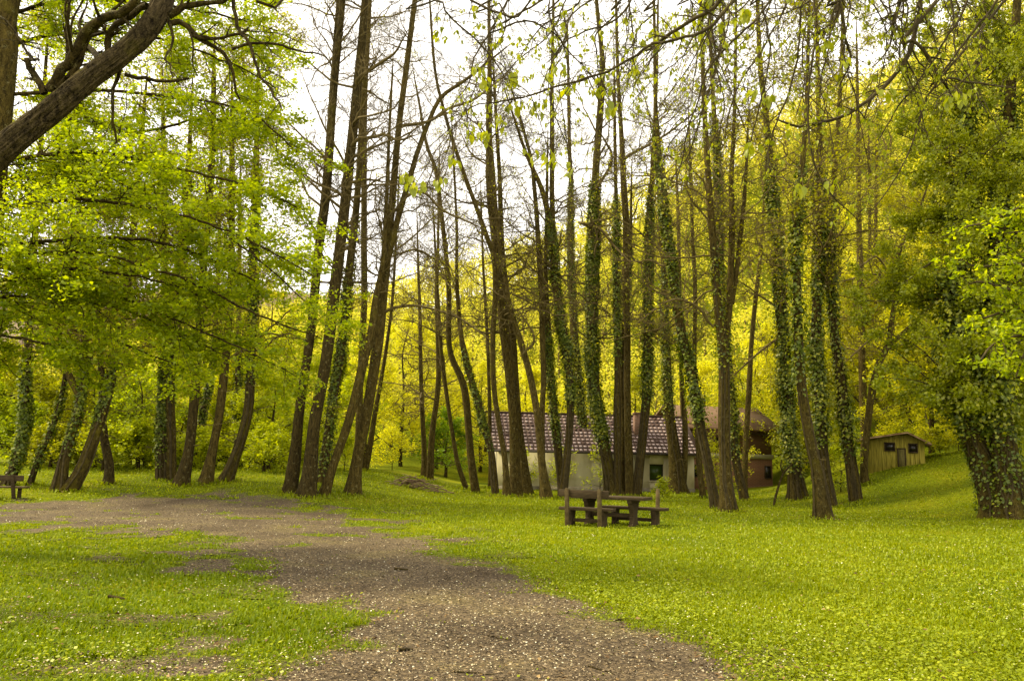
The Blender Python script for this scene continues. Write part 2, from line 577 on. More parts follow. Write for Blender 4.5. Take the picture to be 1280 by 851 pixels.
def bare(x, y):
    """0 on lawn .. 1 on bare gravel, with ragged edges and islands of grass"""
    x = np.asarray(x, float).ravel()
    y = np.asarray(y, float).ravel()
    s = sdf(x, y)
    left = sstep(1.0, -2.0, x)
    s = s + (fbm(x, y, .8, 21) - .5) * (1.1 + 1.2 * left) + (fbm(x, y, 2.6, 23) - .5) * .8
    b = 1 - sstep(-.75, .45, s)
    b = b * (1 - .75 * sstep(.62, .72, fbm(x, y, 1.25, 27)) * sstep(14, 20, y + 4 * left))
    patch = sstep(.55, .66, fbm(x, y, 1.1, 31)) * sstep(3.0, .4, s) * sstep(.8, -1.0, x)
    return np.clip(np.maximum(b, patch * .7), 0, 1)

# ------------------------------------------------------------------ ground
def ground_mat():
    m, t, N, Lk = new_mat("meadow_soil")
    tco = N.new("ShaderNodeTexCoord")
    n1 = N.new("ShaderNodeTexNoise"); n1.inputs['Scale'].default_value = .35; n1.inputs['Detail'].default_value = 8
    n2 = N.new("ShaderNodeTexNoise"); n2.inputs['Scale'].default_value = 9; n2.inputs['Detail'].default_value = 8
    n3 = N.new("ShaderNodeTexNoise"); n3.inputs['Scale'].default_value = 45; n3.inputs['Detail'].default_value = 4
    for n_ in (n1, n2, n3):
        Lk.new(tco.outputs['Object'], n_.inputs['Vector'])
    r1 = ramp(N, [(.30, (.085, .115, .002)), (.5, (.14, .165, .003)), (.72, (.22, .215, .004))])
    Lk.new(n1.outputs['Fac'], r1.inputs['Fac'])
    r2 = ramp(N, [(.30, (.35, .35, .35)), (.52, (1, 1, 1)), (.75, (1.0, 1.0, 1.0))])
    Lk.new(n2.outputs['Fac'], r2.inputs['Fac'])
    mu = N.new("ShaderNodeMixRGB"); mu.blend_type = 'MULTIPLY'; mu.inputs['Fac'].default_value = .8
    Lk.new(r1.outputs['Color'], mu.inputs['Color1']); Lk.new(r2.outputs['Color'], mu.inputs['Color2'])
    r3 = ramp(N, [(.36, (.55, .55, .5)), (.6, (1, 1, 1)), (.74, (1.35, 1.3, 1.1))])
    Lk.new(n3.outputs['Fac'], r3.inputs['Fac'])
    m2 = N.new("ShaderNodeMixRGB"); m2.blend_type = 'MULTIPLY'; m2.inputs['Fac'].default_value = .8
    Lk.new(mu.outputs['Color'], m2.inputs['Color1']); Lk.new(r3.outputs['Color'], m2.inputs['Color2'])
    b = N.new("ShaderNodeBsdfPrincipled"); b.inputs['Roughness'].default_value = .95; b.inputs['Specular IOR Level'].default_value = .05
    Lk.new(m2.outputs['Color'], b.inputs['Base Color'])
    bp = N.new("ShaderNodeBump"); bp.inputs['Strength'].default_value = .6; bp.inputs['Distance'].default_value = .05
    Lk.new(n2.outputs['Fac'], bp.inputs['Height']); Lk.new(bp.outputs['Normal'], b.inputs['Normal'])
    o = N.new("ShaderNodeOutputMaterial"); Lk.new(b.outputs[0], o.inputs['Surface'])
    return m

def gravel_mat():
    m, t, N, Lk = new_mat("wood_chip_gravel")
    tco = N.new("ShaderNodeTexCoord")
    n1 = N.new("ShaderNodeTexNoise"); n1.inputs['Scale'].default_value = .7; n1.inputs['Detail'].default_value = 6
    v = N.new("ShaderNodeTexVoronoi"); v.inputs['Scale'].default_value = 42
    n3 = N.new("ShaderNodeTexNoise"); n3.inputs['Scale'].default_value = 60; n3.inputs['Detail'].default_value = 5
    for n_ in (n1, v, n3):
        Lk.new(tco.outputs['Object'], n_.inputs['Vector'])
    r1 = ramp(N, [(.3, (.075, .054, .030)), (.52, (.115, .087, .052)), (.74, (.150, .120, .052))])
    Lk.new(n1.outputs['Fac'], r1.inputs['Fac'])
    at_ = N.new("ShaderNodeAttribute"); at_.attribute_name = "wear"
    ne = N.new("ShaderNodeTexNoise"); ne.inputs['Scale'].default_value = 7; ne.inputs['Detail'].default_value = 7
    Lk.new(tco.outputs['Object'], ne.inputs['Vector'])
    ws = N.new("ShaderNodeMath"); ws.operation = 'ADD'; Lk.new(at_.outputs['Fac'], ws.inputs[0]); Lk.new(ne.outputs['Fac'], ws.inputs[1])
    wm_ = N.new("ShaderNodeMapRange"); wm_.inputs['From Min'].default_value = .72; wm_.inputs['From Max'].default_value = 1.12
    Lk.new(ws.outputs[0], wm_.inputs['Value'])
    gm_ = N.new("ShaderNodeMixRGB"); gm_.inputs['Color1'].default_value = (.095, .110, .004, 1)
    Lk.new(wm_.outputs['Result'], gm_.inputs['Fac']); Lk.new(r1.outputs['Color'], gm_.inputs['Color2'])
    r1 = gm_
    sp = N.new("ShaderNodeSeparateColor"); Lk.new(v.outputs['Color'], sp.inputs[0])
    r2 = ramp(N, [(0, (.35, .33, .3)), (.6, (.95, .92, .9)), (.88, (1.25, 1.2, 1.1)), (.97, (2.1, 2.0, 1.7))])
    Lk.new(sp.outputs[0], r2.inputs['Fac'])
    mu = N.new("ShaderNodeMixRGB"); mu.blend_type = 'MULTIPLY'; mu.inputs['Fac'].default_value = 1
    Lk.new(r1.outputs['Color'], mu.inputs['Color1']); Lk.new(r2.outputs['Color'], mu.inputs['Color2'])
    b = N.new("ShaderNodeBsdfPrincipled"); b.inputs['Roughness'].default_value = .9; b.inputs['Specular IOR Level'].default_value = .15
    Lk.new(mu.outputs['Color'], b.inputs['Base Color'])
    bp = N.new("ShaderNodeBump"); bp.inputs['Strength'].default_value = .9; bp.inputs['Distance'].default_value = .02
    Lk.new(n3.outputs['Fac'], bp.inputs['Height']); Lk.new(bp.outputs['Normal'], b.inputs['Normal'])
    o = N.new("ShaderNodeOutputMaterial"); Lk.new(b.outputs[0], o.inputs['Surface'])
    return m

def grid(xs, ys, zoff=0.0):
    X, Y = np.meshgrid(xs, ys, indexing='ij')
    Z = H(X, Y) + zoff
    V = np.stack([X, Y, Z], -1).reshape(-1, 3)
    nx, ny = len(xs), len(ys)
    I = np.arange(nx * ny).reshape(nx, ny)
    F = np.stack([I[:-1, :-1], I[1:, :-1], I[1:, 1:], I[:-1, 1:]], -1).reshape(-1, 4)
    return V, F

xs = np.sinh(np.linspace(-3.6, 3.6, 260)) * 18.0
ys = np.concatenate([np.linspace(-60, 0, 12)[:-1], np.linspace(0, 62, 140)[:-1], np.linspace(62, 150, 70)[:-1], np.linspace(150, 520, 16)])
g_ = MB(); g_.add(*grid(xs, ys))
tag(g_.build("ground", ground_mat(), smooth=True), "grassy woodland clearing rising to a wooded hillside", None, None, "structure")
cell = .11
V, F = grid(np.arange(-19, 4.5, cell), np.arange(3.2, 33, cell), .012)
cen = V[F].mean(1)
keep = bare(cen[:, 0], cen[:, 1]) > .04
F = F[keep]
used, inv = np.unique(F, return_inverse=True)
p_ = MB(); p_.add(V[used], inv.reshape(-1, 4))
po = p_.build("gravel_path", gravel_mat(), smooth=True)
wa_ = po.data.attributes.new("wear", 'FLOAT', 'POINT')
wa_.data.foreach_set("value", bare(V[used][:, 0], V[used][:, 1]).astype(np.float32))
tag(po, "brown path strewn with chips and petals", None, None, "structure")

# far ridge, seen small at the left of the hill
r_ = MB()
xr = np.linspace(-320, 120, 180)
zt = np.interp(xr, [-320, -140, -75, -40, 10, 120], [40, 62, 62, 56, 40, 20]) + 5 * vnoise(xr, xr * 0, .22, 4) + 3 * vnoise(xr, xr * 0, .9, 6)
rows = []
for k, fy in enumerate(np.linspace(0, 1, 12)):
    rows.append(np.stack([xr, 220 + fy * 90 + 4 * vnoise(xr, xr * 0 + k, .2, 8), -4 + (zt + 4) * fy ** .9 + 2 * (fy < 1) * vnoise(xr, xr * 0 + k * 3, .3, 5)], 1))
V = np.concatenate(rows)
I = np.arange(len(V)).reshape(12, -1)
r_.add(V, np.stack([I[:-1, :-1], I[:-1, 1:], I[1:, 1:], I[1:, :-1]], -1).reshape(-1, 4))
tag(r_.build("hills", noise_mat("far_bare_wood", [(.3, (.10, .065, .045)), (.55, (.17, .12, .08)), (.75, (.24, .19, .06))], .25, .95, .6, (1, 1, 1), 8, 2.0), smooth=True),
    "distant brown wooded ridge", None, None, "structure")

# ------------------------------------------------------------------ trees
TWIGS = {}

def px_path(pts, Y0, drift=0.0):
    """traced (px, py, width px) at the tree's own distance -> xyz + radius in metres"""
    out = []
    n = len(pts)
    for k, (px, py, wd) in enumerate(pts):
        p = at(px, py, Y0 + drift * (k / max(1, n - 1)) ** 1.5)
        dist = float(np.dot(p - CAM, cF))
        out.append((*p, wd * .5 * dist / FPX))
    return np.array(out)

def trunk_into(mb, P4, n=14, step=.35, base=True, seed=0, lump=.11, mat=0):
    S = resample(P4, step)
    K = len(S)
    th = np.linspace(0, 2 * math.pi, n, endpoint=False)
    z0 = S[0, 2]
    ph = seed * 1.7
    T = np.gradient(S[:, :3], axis=0)
    T = unit(T)
    ref = np.array([0.1, 1.0, 0.0])
    u = unit(np.cross(T, ref))
    v = np.cross(T, u)
    R = np.empty((K, n))
    for k in range(K):
        lum = 1 + lump * 2 * (vnoise(np.cos(th) * 1.3 + seed, np.sin(th) * 1.3 + S[k, 2] * .6, 1.0, seed) - .5)
        if base:
            h = S[k, 2] - z0
            lum = lum * (1 + .42 * math.exp(-max(0, h) / .38) * np.clip(np.cos(4 * th + ph) + .35 * np.cos(7 * th + 2 * ph), -.4, 1.2))
        R[k] = S[k, 3] * lum
    V = S[:, None, :3] + (u[:, None, :] * np.cos(th)[None, :, None] + v[:, None, :] * np.sin(th)[None, :, None]) * R[:, :, None]
    I = np.arange(K * n).reshape(K, n)
    F = np.stack([I[:-1], np.roll(I, -1, 1)[:-1], np.roll(I, -1, 1)[1:], I[1:]], -1).reshape(-1, 4)
    mb.add(V.reshape(-1, 3), F, mat)
    return S

def extend(P4, extra=5.0):
    d = unit(P4[-1, :3] - P4[-2, :3])
    d = unit(d * .8 + np.array([0, 0, .2]))
    q = np.array([*(P4[-1, :3] + d * extra), max(.012, P4[-1, 3] * .25)])
    return np.vstack([P4, q])

def bare_crown(mb, S, z0, g, n1=24, L=3.6, n2=7, n3=6, rmin=.010, up=.55, elev=(0, 45), lfmin=.6, mat=0):
    idx = np.where(S[:, 2] > z0)[0]
    if len(idx) < 2:
        return None
    n1 = int(n1 * 1.3)
    k = g.choice(idx[:-1], n1)
    start = S[k, :3]
    frac = (S[k, 2] - z0) / max(1e-3, S[-1, 2] - z0)
    az = g.uniform(0, 2 * math.pi, n1)
    el = np.radians(g.uniform(elev[0], elev[1], n1) + 20 * frac)
    d = np.stack([np.cos(az) * np.cos(el), np.sin(az) * np.cos(el), np.sin(el)], 1)
    Ls = L * g.uniform(.35, 1.35, n1) * (1.15 - .55 * frac)
    P1 = walk(start, d, Ls, 12, .20, g.uniform(-.55, up, n1), g)
    R1 = taper(np.clip(S[k, 3] * .30, .013, .055), 12, .25)
    P2, R2 = spawn(P1, R1, n2 + 1, .42, 8, g, (30, 70), .18, .5, .12, 0, .24, rmin * .95, lmin=.7)
    P3, R3 = spawn(P2, R2, n3, .46, 6, g, (30, 75), .12, .6, .15, 0, .24, rmin * .70, lmin=.45)
    P4, R4 = spawn(P3, R3, 1, .55, 5, g, (25, 65), .10, .7, .2, 0, .24, rmin * .52, lmin=.30)
    tubes(mb, P1, R1, 5, mat)
    tubes(mb, P2, R2, 4, mat)
    tubes(mb, P3, R3, 3, mat)
    tubes(mb, P4, R4, 3, mat)
    return P1, P2, P3

def limb(mb, pts, Y0, drift=0.0, n=7, step=.3, mat=0, stem=None):
    P = px_path(pts, Y0, drift)
    if stem is not None:
        j = int(np.argmin(np.linalg.norm(stem[:, :3] - P[0, :3], axis=1)))
        P = np.vstack([np.array([*stem[j, :3], P[0, 3]]), P, [*(2 * P[-1, :3] - P[-2, :3]), P[-1, 3] * .35]])
    S = resample(P, step)
    tubes(mb, S[:, :3], S[:, 3], n, mat)
    return S

def ivy_stems(mb, S, zhi, g, k=4, mat=2):
    sel = S[S[:, 2] <= zhi]
    if len(sel) < 4:
        return
    for _ in range(k):
        th = g.uniform(-math.pi, 0) + np.cumsum(g.normal(0, .10, len(sel)))
        rr = sel[:, 3] * 1.02 + .012
        P = sel[:, :3] + np.stack([np.cos(th) * rr, np.sin(th) * rr, np.zeros(len(sel))], 1)
        tubes(mb, P, np.linspace(g.uniform(.02, .04), .010, len(sel)), 5, mat)

def ivy_into(mb, S, zlo, zhi, thick, dens, g, size=.11, shoots=.15, mat=0, mat2=1):
    sel = S[(S[:, 2] >= zlo) & (S[:, 2] <= zhi)]
    if len(sel) < 2:
        return
    d = np.concatenate([[0], np.cumsum(np.linalg.norm(np.diff(sel[:, :3], axis=0), axis=1))])
    area = d[-1] * 2 * math.pi * (sel[:, 3].mean() + thick * .5)
    for frac, m_, rr, sz in ((1 - shoots, mat, 1.0, 1.0), (shoots, mat2, 2.6, .95)):
        n = int(area * dens * frac)
        if n < 5:
            continue
        s = g.uniform(0, d[-1], n)
        # ragged edges: thin out towards both ends and in clumps
        e = np.minimum(s, d[-1] - s) / (0.20 * d[-1] + .01)
        th = g.uniform(0, 2 * math.pi, n)
        cl = vnoise(s * 1.3, th * 1.1, 1.0, int(g.integers(99)))
        pt = vnoise(s * .55, th * .5 + 7, 1.0, int(g.integers(99)))
        ok = g.uniform(0, 1, n) < np.clip(e, .10, 1) * (.25 + 1.1 * cl) * sstep(.12, .5, pt)
        s, th, cl = s[ok], th[ok], cl[ok]
        n = len(s)
        c = np.stack([np.interp(s, d, sel[:, i]) for i in range(4)], 1)
        out = np.stack([np.cos(th), np.sin(th), np.zeros(n)], 1)
        rr_ = c[:, 3] + .02 + thick * (.05 + 1.5 * cl * pt[ok] + .3 * cl) * g.uniform(0, 1, n) ** 1.4 * rr
        p = c[:, :3] + out * rr_[:, None]
        a = out * .45 + np.array([0, 0, -.75]) + g.normal(0, .35, (n, 3))
        sd_ = np.stack([-np.sin(th), np.cos(th), np.zeros(n)], 1) + g.normal(0, .3, (n, 3))
        L = size * sz * g.uniform(.45, 1.45, n)
        leaf_quads(mb, p, a, sd_, L, L * .9, m_, .06)

GROUPS = {}

def tree(name, label, pts, cat="tree", group=None, Y=None, drift=None, bark='bark', z0=None, n1=24, L=3.6, n2=7, n3=6, ivy=None,
         forks=(), leaves=None, ext=True, limbs=(), n=14, twig='twig', up=.55, elev=(0, 45), seed=None):
    seed = seed if seed is not None else abs(hash_str(label)) % 9973
    g = np.random.default_rng(seed)
    base = gpt(pts[0][0], pts[0][1]) if Y is None else at(pts[0][0], pts[0][1], Y)
    Y0 = float(base[1])
    bz = float(H(base[0], base[1]))
    drift = g.uniform(-1.2, 1.6) if drift is None else drift
    P4 = px_path(pts, Y0, drift)
    if bz < P4[0, 2] - .05:                       # carried down to the soil behind whatever hides its foot
        d0 = P4[0].copy(); d0[2] = bz; d0[3] *= 1.15
        P4 = np.vstack([d0, P4])
    P4[0, 2] = bz - .12
    if ext and pts[-1][1] < 60:
        P4 = extend(P4, 5.0 if pts[-1][1] > -60 else 3.0)
    if P4[-1, 3] > .015:
        P4 = np.vstack([P4, [*(P4[-1, :3] + unit(P4[-1, :3] - P4[-2, :3]) * min(3.0, 45 * P4[-1, 3])), .008]])
    loc = (P4[0, 0], P4[0, 1], bz)
    root = tag(empty(name, loc), label, cat, group)
    mb = MB()
    S = trunk_into(mb, P4, n, .4, True, seed % 89)
    SS = [S]
    for f in forks:
        Pf = px_path(f, Y0, drift * .6)
        if f[-1][1] < 60:
            Pf = extend(Pf, 4.0)
        Pf = np.vstack([Pf, [*(Pf[-1, :3] + unit(Pf[-1, :3] - Pf[-2, :3]) * 1.5), .008]])
        SS.append(trunk_into(mb, Pf, max(8, n - 4), .4, False, seed % 71))
    mb.build("trunk", MAT[bark], root, loc, True)
    bb = MB()
    tips = []
    for i, S_ in enumerate(SS):
        if n1:
            zz = z0 if z0 is not None else 7.5
            res = bare_crown(bb, S_, zz, g, n1 if i == 0 else max(4, n1 // 2), L, n2, n3, up=up, elev=elev)
            if res:
                tips.append(res)
    for lm in limbs:
        Sl = limb(bb, lm, Y0, g.uniform(-1.5, .5), stem=S)
        P1, R1 = Sl[None, :, :3], Sl[None, :, 3]
        P2, R2 = spawn(P1, R1, 14, .22, 6, g, (30, 70), .15, .5, .1, 0, .16, .010)
        P3, R3 = spawn(P2, R2, 6, .45, 5, g, (30, 70), .1, .6, .2, 0, .16, .008)
        tubes(bb, P2, R2, 4); tubes(bb, P3, R3, 3)
        tips.append((P1, P2, P3))
    lowS = S[(S[:, 2] > bz + 1.2) & (S[:, 3] > .06)]
    shoots = None
    if len(lowS) > 6:
        ns_ = 16
        kk = g.choice(len(lowS), ns_)
        az = g.uniform(0, 2 * math.pi, ns_)
        el = np.radians(g.uniform(-20, 45, ns_))
        dd = np.stack([np.cos(az) * np.cos(el), np.sin(az) * np.cos(el), np.sin(el)], 1)
        Ls_ = np.where(g.uniform(0, 1, ns_) < .55, g.uniform(.15, .45, ns_), g.uniform(.7, 2.0, ns_))
        Pb = walk(lowS[kk, :3], dd, Ls_ + lowS[kk, 3], 7, .22, g.uniform(-.3, .4, ns_), g)
        tubes(bb, Pb, taper(np.where(Ls_ < .5, .022, .014), 7, .45), 5)
        sel = Ls_ > .6
        if sel.any():
            Q2, T2 = spawn(Pb[sel], taper(np.full(sel.sum(), .014), 7, .4), 6, .45, 5, g, (30, 70), .05, .6, .15, 0, .22, .006, lmin=.25)
            tubes(bb, Q2, T2, 3)
            shoots = Q2.reshape(-1, 3)
    if bb.n:
        bb.build("branches", MAT[twig], root, loc, True)
    if shoots is not None and not leaves and Y0 < 42 and group not in (G_C, G_R):
        nl = 420
        sv = MB()
        pk = shoots[g.integers(0, len(shoots), nl)] + g.normal(0, .07, (nl, 3))
        Lz = .075 * g.uniform(.6, 1.3, nl)
        leaf_quads(sv, pk, unit(g.normal(0, 1, (nl, 3)) + np.array([0, 0, -.4])), g.normal(0, 1, (nl, 3)), Lz, Lz * .65, 0)
        sv.build("foliage", MAT['leaf_wood'], root, loc)
    if ivy:
        im = MB()
        for (yt, yb, thick, dens, shoots, size) in ivy:
            for S_ in SS[:1]:
                pys = [at(S_[0, 0], 0, Y0)]
                # heights of the traced rows on this tree
                hi = at(pts[0][0], yt, Y0)[2]
                lo = at(pts[0][0], yb, Y0)[2]
                ivy_stems(im, S_, hi, g)
                ivy_into(im, S_, lo, hi, thick * .58, dens * 2.4, g, size * .92, shoots)
        if im.n:
            im.build("ivy", [MAT['ivy'], MAT['ivy_light'], MAT['twig_dark']], root, loc)
    if not leaves and tips and group in (G_C, G_R):
        leaves = (900 if group == G_C else 1700, .085, 'leaf_wood')
    if leaves and tips:
        nl, size, mat = leaves
        lv = MB()
        Pall = np.concatenate([t[2].reshape(-1, 3) for t in tips] + [t[1][:, 2:].reshape(-1, 3) for t in tips])
        pk = Pall[g.integers(0, len(Pall), nl)] + g.normal(0, .10, (nl, 3))
        a = unit(g.normal(0, 1, (nl, 3)) * np.array([1, 1, .5]) + np.array([0, 0, -.35]))
        s = g.normal(0, 1, (nl, 3)) * np.array([1, 1, .5])
        Ls = size * g.uniform(.6, 1.3, nl)
        leaf_quads(lv, pk, a, s, Ls, Ls * .65, 0)
        lv.build("foliage", MAT[mat], root, loc)
    BASES.append((P4[0, 0], P4[0, 1], P4[1, 3]))
    return root

BASES = []

def hash_str(s):
    h = 7
    for c in s:
        h = (h * 131 + ord(c)) % 1000003
    return h

def leafy_tree(name, label, bx, by, height, spread, nleaf, size, mat, cat="tree", group=None, z_lo=.15, n1=30, bark='bark_dark', trunk_r=.12, seed=None, flat=.3, lean=(0, 0), n2=7, n3=5, up=.2):
    seed = seed if seed is not None else hash_str(label) % 9973
    g = np.random.default_rng(seed)
    bz = float(H(bx, by))
    loc = (bx, by, bz)
    root = tag(empty(name, loc), label, cat, group)
    kk = np.linspace(0, 1, 6)
    P4 = np.stack([bx + lean[0] * kk ** 1.3 + g.normal(0, .03 * height, 6) * kk, by + lean[1] * kk + g.normal(0, .03 * height, 6) * kk, bz - .1 + (height + .1) * kk,
                   trunk_r * (1 - .85 * kk)], 1)
    mb = MB()
    S = trunk_into(mb, P4, 8, .4, True, seed % 83)
    mb.build("trunk", MAT[bark], root, loc, True)
    bb = MB()
    zz = bz + z_lo * height
    idx = np.where(S[:, 2] > zz)[0]
    k = g.choice(idx, n1)
    fr = (S[k, 2] - zz) / max(.1, height * (1 - z_lo))
    az = g.uniform(0, 2 * math.pi, n1)
    el = np.radians(g.uniform(0, 40, n1))
    d = np.stack([np.cos(az) * np.cos(el), np.sin(az) * np.cos(el), np.sin(el)], 1)
    Ls = spread * g.uniform(.55, 1.15, n1) * np.sqrt(np.clip(1.05 - fr ** 2, .08, 1))
    P1 = walk(S[k, :3], d, Ls, 7, .14, g.uniform(-.1, up * 2, n1), g)
    R1 = taper(np.clip(S[k, 3] * .45, .012, .06), 7, .3)
    P2, R2 = spawn(P1, R1, n2, .45, 5, g, (30, 65), .1, .5, .15, flat, .16, .008)
    P3, R3 = spawn(P2, R2, n3, .45, 4, g, (30, 65), .05, .5, .15, flat, .16, .005)
    tubes(bb, P1, R1, 5); tubes(bb, P2, R2, 3)
    bb.build("branches", MAT['twig_dark'], root, loc, True)
    lv = MB()
    Pall = np.concatenate([P3.reshape(-1, 3), P3[:, 1:].reshape(-1, 3), P2[:, 2:].reshape(-1, 3)])
    pk = Pall[g.integers(0, len(Pall), nleaf)] + g.normal(0, size * .9, (nleaf, 3))
    a = unit(g.normal(0, 1, (nleaf, 3)) * np.array([1, 1, .45]) + np.array([0, 0, -.25]))
    s = g.normal(0, 1, (nleaf, 3)) * np.array([1, 1, .4])
    Lz = size * g.uniform(.6, 1.35, nleaf)
    leaf_quads(lv, pk, a, s, Lz, Lz * .68, 0)
    lv.build("foliage", MAT[mat], root, loc)
    return root

# ================================================================== THE TRACED TREES
G_L = "tall bare alders left of the clearing"
G_C = "slender trees between the lawn and the white house"
G_R = "ivy clad trees right of the picnic table"
G_W = "leaning trees on the left bank"
G_F = "thin bare trees far behind the lawn"

# --- left-centre group
tree("slender_tree", "tall straight leaning tree, leftmost of the bare group at the path end", [(362, 615, 19), (370, 560, 14), (376, 503, 12), (389, 414, 11), (397, 326, 11), (408, 236, 11), (418, 98, 10), (427, 15, 8), (430, -60, 6), (434, -150, 4)],
     group=G_L, bark='bark_dark', forks=[[(417, 110, 8), (419, 60, 6), (423, 0, 5)]], n1=26, L=3.6)
tree("slender_tree", "thickest bare trunk at the path end, second of its leaning group", [(383, 621, 25), (387, 590, 19), (394, 523, 15.5), (407, 451, 14), (421, 339, 13.5), (436, 211, 12.5), (446, 116, 11), (453, 45, 10), (458, -30, 8), (464, -130, 5)],
     group=G_L, bark='bark_dark', n1=26, L=3.8,
     limbs=[[(440, 182, 5), (448, 173, 4.5), (465, 172, 4), (482, 168, 4), (497, 176, 3), (510, 172, 2.4)], [(446, 100, 5), (462, 88, 4.5), (480, 76, 4), (494, 66, 3), (502, 52, 2.2)],
            [(433, 240, 4), (440, 228, 4), (455, 224, 3.4), (470, 226, 2.6)]])
tree("slender_tree", "ivy sleeved leaning trunk third in the group at the path end", [(400, 605, 10), (410, 549, 10), (417.5, 492, 10), (427, 433, 10), (436, 344, 9.5), (444, 275, 9), (448, 225, 8), (452, 160, 7.5), (457, 90, 7), (461, 26, 5.5), (466, -60, 4)],
     group=G_L, n1=18, ivy=[(262, 606, .20, 240, .12, .1)])
tree("slender_tree", "strongly slanting bare trunk whose top crosses behind the forked tree", [(404, 619, 14), (417, 580, 10.5), (433, 536, 10.5), (446, 490, 11), (456, 446, 11), (464, 417, 10), (470, 370, 8), (478, 330, 6), (482, 270, 5), (485, 200, 4), (489, 120, 3)],
     group=G_L, n1=10, L=2.4)
tree("slender_tree", "pole straight thin trunk between the ivy sleeved trunk and the forked tree", [(446, 600, 8), (449, 520, 8), (452, 440, 8), (455, 380, 8), (455, 290, 7.5), (455, 236, 7), (456, 150, 6), (459, 60, 5), (463, -40, 3.5)],
     group=G_L, n1=16, L=2.8, Y=33)
tree("slender_tree", "forked bare tree, rightmost of the leaning group at the path end", [(440, 618, 21), (446, 575, 14.5), (458, 518, 14), (466, 472, 13.5), (473, 425, 13), (478, 370, 12), (484, 321, 10), (492, 230, 8.5), (500, 145, 7.5), (509, 77, 7), (519, -5, 6), (530, -100, 4)],
     group=G_L, n1=20, L=3.4, forks=[[(480, 345, 9), (493, 290, 7.5), (504, 250, 7), (516, 210, 6.5), (522, 190, 6), (537, 150, 5.5), (552, 121, 5), (582, 100, 4), (612, 76, 3)]],
     limbs=[[(481, 390, 4), (495, 384, 4), (522, 382, 3.6), (550, 389, 3.2), (575, 398, 2.8), (595, 412, 2.2)], [(497, 260, 4), (512, 243, 3.6), (530, 240, 3.2), (552, 262, 3), (580, 275, 2.4)], [(536, 152, 4), (560, 136, 3.4), (590, 126, 3), (614, 108, 2.4)]])
tree("slender_tree", "thin tree rising behind the forked tree with a slight lean right", [(455, 606, 9), (462, 560, 8), (470, 510, 6), (478, 465, 5), (485, 420, 4.4), (490, 380, 4), (494, 320, 3.2), (497, 260, 2.4)], group=G_F, Y=44, n1=14, L=2.6, z0=5)
# --- far thin pair and neighbours
tree("slender_tree", "left one of two thin straight trunks rising from the brush pile", [(531, 602, 9), (530, 560, 6.5), (528, 520, 6), (526, 459, 5.2), (525, 391, 4.4), (523, 340, 3.4), (522, 300, 2.4)], group=G_F, Y=50, n1=26, L=3.4, z0=4.5, elev=(0, 30))
tree("slender_tree", "right one of two thin straight trunks rising from the brush pile", [(537, 605, 10), (540, 544, 7.5), (548, 477, 6.5), (547, 410, 5.5), (545.5, 365, 4.8), (547, 330, 4), (548, 280, 3), (549, 220, 2.2)], group=G_F, Y=48, n1=24, L=3.2, z0=5)
tree("slender_tree", "thin curved trunk leaning left beside the double trunk before the house corner", [(584, 612, 7), (572.6, 580, 5.8), (566, 544, 5.4), (558, 490, 5.2), (552, 443, 5), (549, 400, 4.5), (546, 350, 3.6), (543, 290, 2.6)], group=G_F, Y=43, n1=16, L=2.6)
tree("slender_tree", "crooked tree with an S bend left of the white house", [(595, 616, 12), (588, 565, 9.5), (582, 497, 9), (576, 472, 8.5), (566, 450, 7.5), (561, 425, 7), (561, 365, 6.5), (557, 313, 6), (551, 262, 5.5), (545, 214, 5), (533, 180, 4), (524, 130, 3)],
     group=G_C, n1=24, L=3.2, limbs=[[(556, 330, 3.5), (540, 322, 3.2), (520, 312, 2.8), (498, 318, 2.2)]])
tree("ivy_tree", "thin ivy wrapped trunk bending left at the white house corner", [(620, 620, 7.5), (614, 565, 7), (604, 531, 7), (596, 497, 7.5), (586, 465, 7.5), (579, 435, 6.5), (574, 400, 5.5), (571, 350, 4.5), (571, 290, 3.8), (569, 240, 3), (566, 180, 2.4)],
     group=G_C, n1=14, L=2.6, ivy=[(425, 575, .10, 200, .1, .1)])
tree("slender_tree", "wavy slim tree whose top leans far left across the sky", [(634, 621, 10), (631, 575, 7.5), (624, 531, 7), (617.5, 485, 6.8), (616, 430, 6.5), (619, 370, 6.2), (617, 322, 6), (608, 295, 6), (595.5, 259, 5.5), (580, 217, 5), (565, 173, 4.5), (552, 127, 4), (544, 90, 3.5), (539, 30, 3)],
     group=G_C, n1=20, L=3)
tree("slender_tree", "stout straight bare trunk in front of the white house roof", [(645, 620, 18), (643, 575, 13), (642, 523, 12.5), (636, 459, 11.5), (630, 411, 11.5), (626, 365, 12), (621, 308, 12), (614, 249, 11.5), (612, 207, 10), (611, 155, 8), (612, 77, 5.5), (611, 0, 4)],
     group=G_C, n1=30, L=3.8, leaves=(500, .10, 'leaf_wood'))
tree("slender_tree", "splayed companion trunk touching the stout trunk before the house", [(660, 619, 17), (654, 575, 11), (648, 525, 9), (644, 470, 8), (641, 420, 7.5), (634, 370, 7), (628, 320, 7), (626, 280, 6.5), (625, 230, 5.5), (622, 180, 4.8), (618, 110, 3.6)], group=G_C, n1=16, L=2.8)
tree("slender_tree", "very thin pole between the ivy bent trunk and the wavy tree", [(613, 580, 5), (612, 510, 4.6), (610, 440, 4.4), (607, 380, 4), (604, 330, 3.2), (602, 270, 2.4)], group=G_F, Y=47, n1=14, L=2.4, z0=6)
tree("slender_tree", "smooth bare trunk leaning left over the middle of the white house", [(684, 624, 15), (677, 575, 9.5), (673, 531, 9), (668, 497, 8.5), (660, 459, 8), (650, 425, 7.5), (640, 393, 7), (632, 360, 6), (626, 320, 5), (621, 270, 4), (617, 210, 3)], group=G_C, n1=14, L=2.8,
     limbs=[[(655, 440, 3.4), (668, 428, 3), (664, 412, 2.6), (655, 398, 2.2)]])
